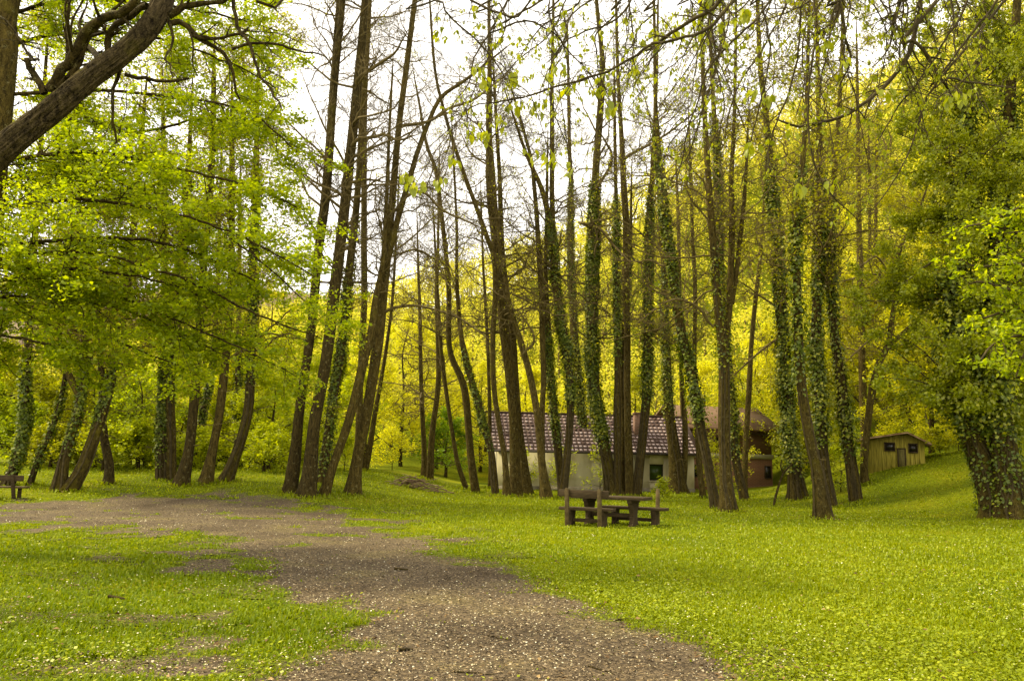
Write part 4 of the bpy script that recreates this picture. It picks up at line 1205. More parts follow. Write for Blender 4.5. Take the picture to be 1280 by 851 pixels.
# --- tree out of frame at the right whose spring twigs hang into the view
def hanging_tree():
    g = np.random.default_rng(21)
    bx, by = 10.5, 7.5
    bz = float(H(bx, by))
    loc = (bx, by, bz)
    root = tag(empty("overhanging_tree", loc), "near tree with drooping twigs and hanging new leaves across the top right", "tree", None)
    mb, bb, lv = MB(), MB(), MB()
    top = np.array([7.5, 8.2, 11.0])
    P4 = np.array([[bx, by, bz - .15, .5], [10.2, 7.6, 2.5, .4], [9.4, 7.8, 5.5, .34], [8.4, 8.0, 8.5, .27], [*top, .18], [6.8, 8.6, 13.5, .09]])
    S = trunk_into(mb, P4, 18, .3, True, 17, .08)
    mb.build("trunk", MAT['bark_dark'], root, loc, True)
    def near(p):
        return S[int(np.argmin(np.linalg.norm(S[8:, :3] - p - np.array([0, 0, 1.5]), axis=1))) + 8]
    Lm = [([(960, -60, 11), (918, 0, 8), (882, 38, 7), (850, 48, 6), (820, 54, 6), (796, 68, 5.5), (770, 84, 5), (740, 97, 5), (712, 105, 4.6), (688, 110, 4.4), (660, 120, 4), (636, 126, 3.6), (612, 128, 3), (590, 134, 2.6), (572, 152, 2)], 7.0, 1.0),
          ([(930, -40, 10), (890, 12, 8), (866, 24, 8), (838, 42, 7), (818, 58, 6), (800, 66, 4)], 7.1, .8),
          ([(980, -30, 6), (949, 20, 4.6), (910, 57, 4.2), (890, 80, 4), (877, 108, 3.6), (868, 140, 3.2), (859, 165, 3), (851, 207, 2.4), (845, 236, 1.6)], 8.0, .8),
          ([(1004, -30, 5), (1000, 20, 4.4), (998, 65, 4), (988, 111, 3.8), (972, 150, 3.2), (960, 190, 2.4), (955, 230, 1.8)], 8.2, .7),
          ([(1016, -30, 5), (1019, 44, 4.6), (1012, 100, 4.2), (1010, 160, 4), (1021, 214, 3.4), (1034, 238, 3), (1052, 256, 2.6), (1073, 276, 1.8)], 8.6, .5),
          ([(1060, -40, 9), (1050, 0, 8), (1047, 20, 7), (1036, 36, 6), (1022, 43, 6), (1010, 39, 3)], 8.4, .3),
          ([(1048, -10, 7), (1055, 34, 6), (1060, 59, 5), (1063, 77, 4.4), (1058, 93, 3.4), (1050, 106, 2.4)], 8.2, .5),
          ([(1156, -50, 10), (1151, 0, 9), (1146, 34, 9), (1139, 60, 9), (1125, 86, 8.6), (1107, 107, 8), (1086, 125, 7.4), (1061, 142, 7), (1040, 150, 6.6), (1014, 156, 6), (990, 157, 5), (970, 148, 3)], 9.0, .3),
          ([(1138, 40, 8), (1148, 56, 7), (1159, 67, 7), (1168, 84, 6.4), (1176, 98, 6), (1184, 110, 5), (1190, 122, 3)], 8.9, .3),
          ([(1176, 97, 4.6), (1194, 99, 4.2), (1213, 103, 4), (1240, 107, 3.4), (1268, 110, 2.6)], 8.9, .3),
          ([(1222, -40, 5), (1200, 23, 4.6), (1185, 44, 4.2), (1169, 72, 3.8), (1143, 108, 3.4), (1123, 134, 3), (1097, 176, 2.2)], 9.2, .3),
          ([(1178, 90, 4.4), (1156, 129, 4), (1148, 155, 3.6), (1138, 186, 3.2), (1123, 215, 2.8), (1104, 246, 2.2), (1084, 270, 1.6)], 9.2, .4),
          ([(1132, -20, 8), (1122, 12, 7.4), (1117, 26, 7), (1114, 52, 4), (1104, 70, 3), (1090, 84, 2)], 9.1, .4),
          ([(560, -30, 5), (590, 2, 4.6), (606, 9, 5), (624, 17, 5), (641, 22, 5), (652, 15, 4.4), (668, -6, 4), (690, -30, 4)], 7.6, -.4),
          ([(641, 22, 4), (663, 28, 3.8), (683, 36, 3.4), (699, 49, 3.2), (716, 70, 2.8), (732, 84, 2)], 7.5, .3),
          ([(544, -10, 4), (562, 21, 3.8), (580, 36, 3.6), (598, 54, 3.4), (614, 70, 3), (630, 95, 2.4), (642, 120, 1.8)], 7.6, .3),
          ([(800, -30, 5), (784, 10, 4.4), (760, 30, 4), (730, 40, 3.6), (704, 55, 3), (684, 80, 2)], 8.8, .3),
          ([(740, -20, 4), (716, 10, 3.6), (690, 24, 3.2), (668, 44, 2.6), (650, 70, 2)], 8.4, .3),
          ([(900, -20, 5), (905, 40, 4.4), (893, 90, 4), (880, 130, 3.4), (862, 190, 2.6), (838, 225, 2)], 9.4, .6),
          ([(950, -10, 4), (962, 60, 3.6), (955, 110, 3.2), (940, 170, 2.6), (928, 230, 2)], 9.8, .6)]
    for q in range(34):                                # the many lesser sprays between the main boughs
        x0 = g.uniform(600, 1270)
        dx = g.normal(-30, 50)
        ln = g.uniform(90, 250)
        y0 = g.uniform(-60, 0)
        w0 = g.uniform(3.0, 5.0)
        Lm.append(([(x0 + dx * t + g.normal(0, 7) + 26 * math.sin(t * 3 + q), y0 + ln * t, w0 * (1 - .62 * t)) for t in np.linspace(0, 1, 6)], g.uniform(8.0, 12.5), g.uniform(-.3, .9)))
    PL, twl = [], []
    for pts, Y, dr in Lm:
        Sb = resample(px_path(pts, Y, dr), .10)
        Sb[:, 3] = np.clip(Sb[:, 3] * .62, .0035, None)
        a0 = near(Sb[0, :3])
        a0 = np.array([*a0[:3], max(Sb[0, 3] * 1.2, .03)])
        mid = (a0 + Sb[0]) / 2
        mid[2] += .5
        full = resample(np.vstack([a0, mid, Sb]), .10)
        full[:, :3] += g.normal(0, .006, (len(full), 3))
        tubes(bb, full[:, :3], full[:, 3], 7)
        ns = max(16, int(len(Sb) * .8))
        P2, R2 = spawn(Sb[None, :, :3], Sb[None, :, 3], ns, .2, 7, g, (25, 70), -.18, .45, .02, 0, .16, .0050, lmin=.35, lmax=1.6)
        P3, R3 = spawn(P2, R2, 4, .5, 6, g, (25, 70), -.12, .6, .1, 0, .22, .0030)
        tubes(bb, P2, R2, 5); tubes(bb, P3, R3, 3)
        twl.append(P3[:, -1]); twl.append(P2[:, -1]); PL.append(P2[:, 3])
    ends = np.concatenate(twl + PL)
    ends = ends[g.uniform(0, 1, len(ends)) < .30]
    # each bud opens into a hanging bunch of three to six leaves
    k = g.integers(3, 7, len(ends))
    pi = np.repeat(np.arange(len(ends)), k)
    n = len(pi)
    az = g.uniform(0, 2 * math.pi, n)
    a = np.stack([np.cos(az) * .55, np.sin(az) * .55, -np.ones(n) * g.uniform(.3, 1.3, n)], 1)
    s = np.stack([-np.sin(az), np.cos(az), g.normal(0, .2, n)], 1)
    size = np.repeat(g.uniform(.03, .07, len(ends)), k) * g.uniform(.7, 1.2, n)
    leaf_oval(lv, ends[pi] + g.normal(0, .012, (n, 3)), a, s, size, size * .55, 0, .3)
    # the five big bunches along the longest branch
    big = []
    for (px, py) in ((596, 92), (606, 102), (642, 98), (690, 94), (704, 92), (712, 112), (728, 100), (668, 134), (650, 140), (626, 158), (606, 176), (664, 200), (688, 204), (712, 212), (764, 136), (748, 116), (806, 58), (818, 62), (588, 172), (760, 140), (520, 236), (548, 232), (506, 226), (534, 236), (566, 200),
                     (880, 8), (824, 50), (846, 44), (930, 20), (900, 36), (944, 120), (960, 125), (1030, 60), (1056, 80), (986, 170), (940, 190), (1190, 126), (1206, 124), (1104, 118), (1000, 240), (1038, 236)):
        big.append(at(px, py - 6, 7.3 + g.uniform(0, 1.0)))
    big = np.array(big)
    tw = []
    allp = np.concatenate([resample(px_path(p_, Y_, d_), .10)[:, :3] for p_, Y_, d_ in Lm])
    for q in big:
        j = allp[int(np.argmin(np.linalg.norm(allp - q, axis=1)))]
        m_ = (j + q) / 2 + np.array([0, 0, .04])
        tw.append(np.stack([j, m_, q, q + np.array([0, 0, -.02])]))
    tubes(bb, np.array(tw), np.full((len(tw), 4), .005), 5)
    bb.build("branches", MAT['twig_dark'], root, loc, True)
    k = g.integers(6, 11, len(big))
    pi = np.repeat(np.arange(len(big)), k)
    n = len(pi)
    az = g.uniform(0, 2 * math.pi, n)
    a = np.stack([np.cos(az) * .6, np.sin(az) * .6, -g.uniform(.3, 1.6, n)], 1)
    s = np.stack([-np.sin(az), np.cos(az), g.normal(0, .2, n)], 1)
    size = g.uniform(.07, .125, n)
    leaf_oval(lv, big[pi] + g.normal(0, .035, (n, 3)), a, s, size, size * .56, 0, .35)
    lv.build("foliage", leaf_mat("hanging_spring_leaf", [(0, (.17, .21, .001)), (.5, (.27, .31, .002)), (1, (.40, .42, .004))], .5, 1.35, .03, .2), root, loc)
hanging_tree()

# --- bright leafy bough at the right edge
def edge_tree():
    g = np.random.default_rng(31)
    bx, by = 11.6, 13.0
    bz = float(H(bx, by))
    loc = (bx, by, bz)
    root = tag(empty("leafy_tree", loc), "bright lime leaved bough reaching in from the right edge", "tree", None)
    mb, bb, lv = MB(), MB(), MB()
    P4 = np.array([[bx, by, bz - .1, .22], [11.5, 13, 2.2, .18], [11.2, 13, 4.5, .15], [10.8, 13.1, 7, .10], [10.5, 13.2, 9.5, .04]])
    S = trunk_into(mb, P4, 12, .25, True, 23)
    mb.build("trunk", MAT['bark_dark'], root, loc, True)
    for pts in ([(1340, 330, 6), (1300, 300, 5), (1262, 288, 4), (1230, 280, 3), (1206, 284, 2)], [(1340, 360, 6), (1300, 335, 5), (1255, 330, 4), (1222, 334, 3), (1198, 322, 2)], [(1340, 390, 6), (1300, 370, 5), (1260, 362, 4), (1226, 352, 3), (1210, 356, 2)],
                [(1340, 420, 6), (1300, 395, 5), (1265, 388, 4), (1235, 396, 3), (1216, 402, 2)], [(1340, 450, 6), (1300, 425, 5), (1270, 420, 4), (1240, 432, 3), (1226, 450, 2)], [(1340, 270, 6), (1300, 250, 5), (1270, 262, 4), (1250, 272, 2)],
                [(1330, 330, 5), (1310, 400, 4), (1282, 440, 3), (1270, 470, 2)]):
        Sb = resample(px_path(pts, 12.2, g.uniform(-.6, .9)), .12)
        j = int(np.argmin(np.abs(S[:, 2] - Sb[0, 2] + .4)))
        full = resample(np.vstack([[*S[j, :3], Sb[0, 3] * 1.2], Sb]), .12)
        tubes(bb, full[:, :3], full[:, 3], 6)
        P2, R2 = spawn(Sb[None, :, :3], Sb[None, :, 3], 14, .32, 6, g, (30, 65), -.1, .5, .1, .5, .14, .006, lmin=.3)
        P3, R3 = spawn(P2, R2, 4, .5, 4, g, (30, 65), -.1, .6, .1, .5, .14, .004)
        tubes(bb, P2, R2, 4); tubes(bb, P3, R3, 3)
        PA = np.concatenate([P3[:, 1:].reshape(-1, 3), P2[:, 2:].reshape(-1, 3)])
        nl = 430
        pk = PA[g.integers(0, len(PA), nl)] + g.normal(0, .04, (nl, 3))
        a = unit(g.normal(0, 1, (nl, 3)) * np.array([1, 1, .4]) + np.array([0, 0, -.45]))
        Lz = .085 * g.uniform(.6, 1.25, nl)
        leaf_oval(lv, pk, a, g.normal(0, 1, (nl, 3)) * np.array([1, 1, .4]), Lz, Lz * .62, 0, .3)
    bb.build("branches", MAT['twig_dark'], root, loc, True)
    lv.build("foliage", MAT['leaf'], root, loc)
edge_tree()

# ================================================================== UNDERSTORY AND BACKGROUND TREES
G_S = "understory shrubs and young trees in the left wood"
for i, (px, Y, h, sp, n_, mt, lab) in enumerate((
        (20, 40, 9, 4.0, 9000, 'leaf_wood', "tall bushy young tree at the far left edge behind the bench"),
        (70, 44, 12, 4.6, 10000, 'leaf_wood', "tall leafy tree filling the gap above the mossy twin trunks"),
        (110, 37, 4.5, 3.0, 6000, 'leaf_wood', "rounded green shrub between the mossy pair and the dark ivy pair"),
        (170, 36, 4.2, 2.8, 6500, 'leaf', "dense dark green shrub just left of the dark ivy pair"),
        (160, 46, 12, 4.6, 10000, 'leaf_wood', "leafy tree behind the dark ivy pair"),
        (245, 48, 10, 4.4, 9000, 'leaf_lime', "pale leafy tree glowing behind the curved brown trunk"),
        (292, 43, 6, 3.4, 7000, 'leaf_wood', "leafy shrub behind the lichen and sickle trunks"),
        (335, 38, 4.4, 3.0, 7000, 'leaf_lime', "lime green shrub in the gap left of the path end trees"),
        (352, 48, 9, 4.0, 8000, 'leaf_lime', "light green young tree behind the leftmost path end trunk"),
        (412, 46, 7, 3.6, 7000, 'leaf_lime', "lime young tree seen between the leaning path end trunks"),
        (30, 36, 2.4, 2.0, 4000, 'leaf', "low dark shrub right behind the half seen bench"),
        (128, 33, 1.5, 1.3, 2600, 'leaf_lime', "low bright shrub at the foot of the moss footed pair"),
        (-60, 38, 10, 4.5, 8000, 'leaf_wood', "bushy tree whose crown leans in at the left edge above the half seen bench"),
        (210, 60, 14, 5.5, 9000, 'leaf_lime', "far pale tree closing the left wood"),
        (320, 62, 13, 5.0, 8000, 'leaf_yellow', "far yellow green tree behind the sickle trunk"),
        (-30, 37, 3.2, 2.6, 6500, 'leaf', "broad dark shrub cut by the left edge behind the half seen bench"),
        (52, 38, 3.4, 2.4, 6500, 'leaf_wood', "thick shrub between the black ivy trunk and the mossy pair"),
        (95, 40, 3.0, 2.2, 6000, 'leaf_wood', "green shrub seen between the two stems of the mossy pair"),
        (180, 41, 3.6, 2.6, 7000, 'leaf_lime', "wide shrub closing the gap behind the dark ivy pair"),
        (222, 39, 2.6, 1.8, 5000, 'leaf_wood', "low green shrub between the dark ivy pair and the curved brown trunk"),
        (268, 41, 3.0, 2.2, 6000, 'leaf_lime', "lime shrub between the curved trunk and the lichen trunk"),
        (312, 40, 3.2, 2.2, 6000, 'leaf_lime', "shrub right of the sickle trunk foot"),
        (365, 42, 3.2, 2.4, 6000, 'leaf_lime', "lime shrub right behind the feet of the path end trees"),
        (398, 50, 4.0, 3.0, 6500, 'leaf_lime', "wide lime shrub behind the thickest path end trunk"),
        (62, 34, 1.5, 1.6, 4200, 'leaf_wood', "low green bush in front of the thin slanting trunk"),
        (118, 35, 1.7, 1.5, 4200, 'leaf_wood', "low green bush just right of the curved dark trunk foot"),
        (172, 34.5, 1.6, 1.7, 4600, 'leaf_lime', "low lime bush just left of the dark ivy pair foot"),
        (250, 36, 1.5, 1.3, 3600, 'leaf_lime', "low lime bush between the feet of the brown three"),
        (330, 35, 1.6, 1.8, 4600, 'leaf_lime', "low lime bush in the gap between the sickle trunk and the path end trees"),
        (140, 48, 4.6, 3.6, 8000, 'leaf_lime', "tall shrub at the back of the left wood"),
        (20, 48, 4.8, 3.8, 8000, 'leaf_lime', "tall shrub at the back of the wood behind the bench"),
        (290, 54, 4.8, 4.0, 8000, 'leaf_lime', "tall pale shrub at the back of the wood behind the brown three"))):
    d = ray(px, 590)
    x = d[0] / d[1] * Y
    leafy_tree("shrub" if h < 5 else "young_tree", lab, x, Y, h, sp, int(n_ * 1.6), .145 if h > 5 else .11, mt, "shrub" if h < 5 else "tree", G_S, .05, 34, 'bark_dark', .06 + h * .008)

G_Y = "yellow leaved trees before the hill"
for i, (px, Y, h, sp, n_, mt, lab) in enumerate((
        (455, 58, 10, 4.2, 6500, 'leaf_yellow', "yellow leaved tree behind the forked tree"),
        (500, 62, 11, 4.6, 7000, 'leaf_yellow', "yellow leaved tree in the open gap left of the brush pile"),
        (545, 64, 10, 4.2, 6500, 'leaf_yellow', "yellow leaved tree right behind the two thin brush pile trunks"),
        (557, 58, 4.2, 2.8, 4200, 'leaf_green', "small fresh green tree between the brush pile and the curved trunk"),
        (600, 66, 8.5, 3.8, 4800, 'leaf_yellow', "yellow leaved tree behind the left end of the house"),
        (660, 62, 8, 3.8, 4800, 'leaf_yellow', "yellow leaved tree rising over the left half of the house roof"),
        (720, 62, 7.5, 3.8, 4600, 'leaf_yellow', "yellow leaved tree rising over the middle of the house roof"),
        (790, 61, 8, 3.8, 4500, 'leaf_wood', "greener tree rising over the right half of the house roof"),
        (880, 63, 8, 4.0, 5000, 'leaf_yellow', "yellow leaved tree above the gap between both houses"),
        (950, 64, 9, 4.4, 6000, 'leaf_yellow', "yellow leaved tree towering over the brick house"),
        (1016, 45, 5, 1.7, 3000, 'leaf_wood', "leafy young tree at the right end of the brick house"),
        (1035, 56, 9, 4.0, 6000, 'leaf_wood', "green tree between the brick house and the shed"),
        (1110, 54, 10, 4.6, 8000, 'leaf_wood', "dull green tree right behind the shed"),
        (1165, 40, 7.5, 3.4, 8000, 'leaf_yellow', "glowing yellow tree between the shed and the huge ivy trunk"),
        (1190, 58, 14, 5.6, 8000, 'leaf_yellow', "tall yellow tree high on the slope behind the huge ivy trunk"),
        (1290, 36, 9, 4.0, 7000, 'leaf_wood', "green tree showing right of the huge ivy trunk at the picture edge"),
        (1060, 70, 13, 5.5, 7000, 'leaf_yellow', "yellow tree high on the slope behind the shed"),
        (1085, 50, 11, 4.2, 8000, 'leaf_olive', "tall olive green tree behind the left end of the shed"),
        (1140, 47, 10, 4.0, 7000, 'leaf_olive', "olive green tree whose crown hangs over the shed ridge"),
        (1000, 52, 9, 3.6, 6000, 'leaf_olive', "tall olive green tree behind the massive ivy tree"),
        (1215, 50, 16, 5.2, 11000, 'leaf_olive', "tall olive green tree behind the fork of the huge ivy trunk"),
        (930, 58, 8, 3.6, 5000, 'leaf_wood', "tall pale green tree above the brick house roof"),
        (1170, 62, 9, 5.0, 7000, 'leaf_yellow', "broad yellow tree on the open slope right of the shed"))):
    d = ray(px, 590)
    x = d[0] / d[1] * Y
    leafy_tree("small_tree" if h < 5.5 else "yellow_tree" if mt == 'leaf_yellow' else "green_tree", lab, x, Y, h, sp, int(n_ * 1.7), .15, mt, "tree", G_Y, .10, 30, 'bark_dark', .08 + h * .008)

G_B = "low bushes before the houses"
for i, (px, Y, h, sp, n_, mt, lab) in enumerate((
        (655, 45, 1.9, 1.1, 700, 'leaf_lime', "sparse lime sapling against the white wall left of the table"),
        (700, 44.6, 2.2, 1.2, 800, 'leaf_lime', "sparse lime sapling against the white wall behind the near bench"),
        (750, 44.2, 2.6, 1.2, 500, 'leaf_lime', "thin stemmed bare shrub against the white wall behind the table"),
        (828, 40, .7, .5, 700, 'leaf_lime', "small bright bush at the wall foot below the window"),
        (893, 45, 2.4, 1.3, 800, 'leaf_wood', "leafy bush before the left end of the brick house"),
        (905, 33, .8, .6, 900, 'ivy_light', "ivy bush hugging the foot of the twin stemmed trunk"),
        (1050, 36, 1.8, 1.0, 900, 'leaf_lime', "spindly sapling left of the shed closest ivy trunk"),
        (1176, 38, 1.0, .9, 1000, 'leaf_wood', "low bush at the right corner of the shed"),
        (1200, 38, 2.0, 1.8, 2600, 'leaf_yellow', "yellow bush on the bank left of the huge ivy trunk"),
        (490, 52, 2.6, 1.8, 2200, 'leaf_yellow', "yellow bush left of the brush pile"),
        (1098, 43, 2.6, 2.0, 2600, 'leaf_yellow', "yellow bush rising just behind the left half of the shed"),
        (1128, 43.5, 3.0, 2.2, 2600, 'leaf_wood', "green bush rising behind the shed ridge"),
        (1160, 43, 2.8, 2.2, 2800, 'leaf_yellow', "yellow bush behind the right eave of the shed"),
        (1185, 46, 3.0, 2.4, 2800, 'leaf_yellow', "yellow bush up the bank between the shed and the huge ivy trunk"),
        (928, 50.5, 4.6, 1.0, 600, 'leaf_yellow', "slim yellow sapling screening the upper wall of the brick house"),
        (885, 48, 3.8, 1.3, 1500, 'leaf_wood', "slim green sapling at the gap between the two houses"),
        (430, 40, 1.5, 1.4, 1800, 'leaf_lime', "lime bush between the leaning path end trunks"))):
    d = ray(px, 590)
    x = d[0] / d[1] * Y
    leafy_tree("bush", lab, x, Y, h, sp, n_, .11, mt, "bush", G_B, .06, 16, 'bark_dark', .025, up=.35)

# hillside wood: one mass of crowns on the hill
def hillside():
    g = np.random.default_rng(77)
    hv, tv = MB(), MB()
    pts = []
    tries = 0
    while len(pts) < 720 and tries < 20000:
        tries += 1
        y = g.uniform(44, 128)
        x = g.uniform(-55, 100)
        if y < 66 - 20 * float(sstep(18, 28, x)):
            continue
        if abs(x) > y * .95 + 6:
            continue
        if all((x - q[0]) ** 2 + (y - q[1]) ** 2 > 2.6 ** 2 for q in pts):
            pts.append((x, y))
    pts = np.array(pts)
    zz = H(pts[:, 0], pts[:, 1])
    n = len(pts)
    ht = g.uniform(3.5, 7, n)
    rr = g.uniform(2.2, 3.6, n)
    P = np.stack([np.stack([pts[:, 0], pts[:, 1], zz - .3], 1), np.stack([pts[:, 0] + g.normal(0, .3, n), pts[:, 1], zz + ht * .6], 1), np.stack([pts[:, 0] + g.normal(0, .5, n), pts[:, 1], zz + ht], 1)], 1)
    tubes(tv, P, np.stack([np.full(n, .14), np.full(n, .10), np.full(n, .03)], 1), 5, 1)
    P2, R2 = spawn(P, np.stack([np.full(n, .14), np.full(n, .10), np.full(n, .03)], 1), 9, .45, 4, g, (30, 60), .2, .4, .3, 0, .15, .02)
    tubes(tv, P2, R2, 3, 1)
    per = 560
    i = np.repeat(np.arange(n), per)
    q = unit(g.normal(0, 1, (n * per, 3)))
    q[:, 2] = np.where(q[:, 2] < -.5, -q[:, 2], q[:, 2])
    # clumpy crowns
    cl = .84 + .28 * vnoise(q[:, 0] * 2.2 + i * 3.1, q[:, 1] * 2.2 + q[:, 2] * 2.7, 1.0, 12)
    rad_ = rr[i] * cl * g.uniform(.55, 1.0, len(i)) ** .5
    c = np.stack([pts[i, 0], pts[i, 1], zz[i] + ht[i] * .62], 1)
    p = c + q * rad_[:, None] * np.array([1, 1, 1.15])
    ok = p[:, 2] > H(p[:, 0], p[:, 1]) - .2
    p = p[ok]
    m_ = len(p)
    a = g.normal(0, 1, (m_, 3)) * np.array([1, 1, .6])
    Lz = .30 * g.uniform(.4, 1.3, m_)
    leaf_quads(tv, p, a, g.normal(0, 1, (m_, 3)), Lz, Lz * .7, 0)
    o = tv.build("hillside_woods", [MAT['leaf_hill'], MAT['twig']])
    tag(o, "yellow spring wood covering the hillside", None, None, "stuff")
hillside()

# ================================================================== BUILDINGS
def plaster():
    return noise_mat("off_white_plaster", [(.28, (.36, .30, .16)), (.45, (.56, .49, .30)), (.6, (.64, .57, .37)), (.75, (.70, .63, .42))], 1.1, .9, .15, (1.6, 1.6, .55), 11)

def brick_mat(name, c1, c2, mortar, w_=.26, h_=.085):
    m, t, N, Lk = new_mat(name)
    tco = N.new("ShaderNodeTexCoord")
    sx = N.new("ShaderNodeSeparateXYZ"); cb = N.new("ShaderNodeCombineXYZ"); ad = N.new("ShaderNodeMath")
    Lk.new(tco.outputs['Object'], sx.inputs[0])
    ad.operation = 'ADD'
    Lk.new(sx.outputs[0], ad.inputs[0]); Lk.new(sx.outputs[1], ad.inputs[1])
    Lk.new(ad.outputs[0], cb.inputs[0]); Lk.new(sx.outputs[2], cb.inputs[1])
    b = N.new("ShaderNodeTexBrick")
    b.inputs['Scale'].default_value = 1
    b.inputs['Brick Width'].default_value = w_
    b.inputs['Row Height'].default_value = h_
    b.inputs['Mortar Size'].default_value = .012
    b.inputs['Color1'].default_value = (*c1, 1)
    b.inputs['Color2'].default_value = (*c2, 1)
    b.inputs['Mortar'].default_value = (*mortar, 1)
    Lk.new(cb.outputs[0], b.inputs['Vector'])
    s = N.new("ShaderNodeBsdfPrincipled"); s.inputs['Roughness'].default_value = .9
    Lk.new(b.outputs['Color'], s.inputs['Base Color'])
    o = N.new("ShaderNodeOutputMaterial"); Lk.new(s.outputs[0], o.inputs['Surface'])
    return m

def glass_mat(name, col, rough=.12):
    m, t, N, Lk = new_mat(name)
    s = N.new("ShaderNodeBsdfPrincipled")
    s.inputs['Base Color'].default_value = (*col, 1)
    s.inputs['Roughness'].default_value = rough
    s.inputs['Specular IOR Level'].default_value = .4
    o = N.new("ShaderNodeOutputMaterial"); Lk.new(s.outputs[0], o.inputs['Surface'])
    return m

def tile_geo(mb, x0, x1, ye, ze, yr, zr, tw, nrow, g):
    """rows of slightly lifted tiles on a slope from the eave (ye, ze) to the ridge (yr, zr)"""
    sl = np.array([0, yr - ye, zr - ze]); L = np.linalg.norm(sl); e = sl / L
    nrm = np.array([0, -e[2], e[1]])
    rh = L / nrow
    nc = int((x1 - x0) / tw)
    for r in range(nrow):
        for c in range(nc):
            xa = x0 + c * tw + (r % 2) * tw * .12
            a = np.array([xa, ye, ze]) + e * (r * rh - .03)
            t = .035
            hgt = rh * .66
            q = []
            for (dx, de, dn) in ((.10, 0, t + .02), (.72, 0, t + .02), (.72, 1, .012), (.10, 1, .012)):
                q.append(a + np.array([dx * tw, 0, 0]) + e * de * hgt + nrm * dn)
            q2 = [p - nrm * .03 for p in q]
            V = np.array(q + q2)
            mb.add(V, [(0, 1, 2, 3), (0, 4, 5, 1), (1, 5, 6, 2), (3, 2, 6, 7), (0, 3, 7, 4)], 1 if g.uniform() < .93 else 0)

def white_house():
    g = np.random.default_rng(41)
    a = at(622, 600, 46.0); b = at(868, 600, 47.3)
    rz = math.atan2(b[1] - a[1], b[0] - a[0])
    Ln = float(np.hypot(b[0] - a[0], b[1] - a[1]))
    gz = float(min(H(a[0], a[1]), H(b[0], b[1]))) - .1
    root = tag(empty("white_house", (a[0], a[1], gz), rz), "low white plastered house with sheen-painted brown tiled roof behind the slender trees", "house")
    ez = at(620, 557, 46.0)[2] - gz
    rgz = at(613, 517, 48.8)[2] - gz
    W = 5.6
    wm = MB(); t = .3
    wx0, wx1, wz0, wz1 = 0, 0, 0, 0
    # window place on the facade
    wa = at(812, 600, 47.0); wx = float(np.hypot(wa[0] - a[0], wa[1] - a[1]))
    ww, wz0 = .84, at(820, 600.5, 47.0)[2] - gz
    wz1 = at(820, 580, 47.0)[2] - gz
    wm.box(0, wx, 0, t, -.3, ez); wm.box(wx + ww, Ln, 0, t, -.3, ez)
    wm.box(wx, wx + ww, 0, t, -.3, wz0); wm.box(wx, wx + ww, 0, t, wz1, ez)
    wm.box(0, t, t, W - t, -.3, ez); wm.box(Ln - t, Ln, t, W - t, -.3, ez); wm.box(0, Ln, W - t, W, -.3, ez)
    wm.prism([(0.02, ez), (W - .02, ez), (W / 2, rgz - .12)], 0.004, t, 'x'); wm.prism([(0.02, ez), (W - .02, ez), (W / 2, rgz - .12)], Ln - t, Ln - .004, 'x')
    wm.build("wall", plaster(), root)
    sk = MB(); sk.box(-.03, Ln + .03, -.03, -.004, -.3, .32)
    sk.build("plinth", noise_mat("damp_plinth", [(.3, (.16, .13, .08)), (.7, (.27, .24, .17))], 4, .9, .2), root)
    rb = MB()
    ov = .45
    slope = (rgz - ez) / (W / 2)
    ye, zee = -ov, ez - slope * ov + .12
    rb.prism([(ye, zee - .10), (W / 2, rgz - .02), (W + ov, zee - .10), (W + ov, zee), (W / 2, rgz + .10), (ye, zee)], -.35, Ln + .35, 'x', 0)
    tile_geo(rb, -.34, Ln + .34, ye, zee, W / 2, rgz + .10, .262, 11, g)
    tile_geo_back = None
    rb.box(-.36, Ln + .36, W / 2 - .10, W / 2 + .10, rgz + .08, rgz + .17, 0)
    roof_dark = noise_mat("brown_roof_tile", [(.3, (.055, .030, .022)), (.7, (.12, .070, .050))], 8, .75, .2)
    roof_sheen = noise_mat("sky_sheen_tile", [(.3, (.19, .12, .095)), (.55, (.33, .245, .225)), (.8, (.50, .42, .40))], 1.4, .6, .1)  # pale tile colour stands in for sky sheen on brown tiles
    rf = rb.build("roof", [roof_dark, roof_sheen], root)
    gm = MB(); gm.box(-.36, Ln + .36, ye - .14, ye - .02, zee - .14, zee - .02)
    gm.build("gutter", noise_mat("dark_gutter", [(.3, (.03, .022, .016)), (.7, (.06, .045, .03))], 6, .6, 0), rf)
    ca = at(797, 540, 48.0); cx = float(np.hypot(ca[0] - a[0], ca[1] - a[1]))
    ch = MB(); ch.box(cx - .22, cx + .22, 1.0, 1.5, ez + .4, rgz + .12); ch.box(cx - .27, cx + .27, .95, 1.55, rgz + .12, rgz + .22)
    ch.build("chimney", brick_mat("chimney_brick", (.20, .085, .045), (.15, .06, .035), (.22, .17, .12)), rf)
    f = MB(); k = .07
    f.box(wx, wx + ww, .10, .2, wz0, wz0 + k); f.box(wx, wx + ww, .10, .2, wz1 - k, wz1); f.box(wx, wx + k, .10, .2, wz0 + k, wz1 - k); f.box(wx + ww - k, wx + ww, .10, .2, wz0 + k, wz1 - k)
    fo = f.build("window", noise_mat("dark_window_frame", [(.3, (.03, .025, .012)), (.7, (.05, .04, .02))], 8, .6, 0), root)
    p = MB(); p.box(wx + k, wx + ww - k, .14, .16, wz0 + k, wz1 - k)
    p.build("pane", glass_mat("green_window_pane", (.045, .075, .012), .25), fo)
    s = MB(); s.box(wx - .06, wx + ww + .06, -.06, .098, wz0 - .06, wz0 - .004)
    s.build("sill", plaster(), fo)
white_house()

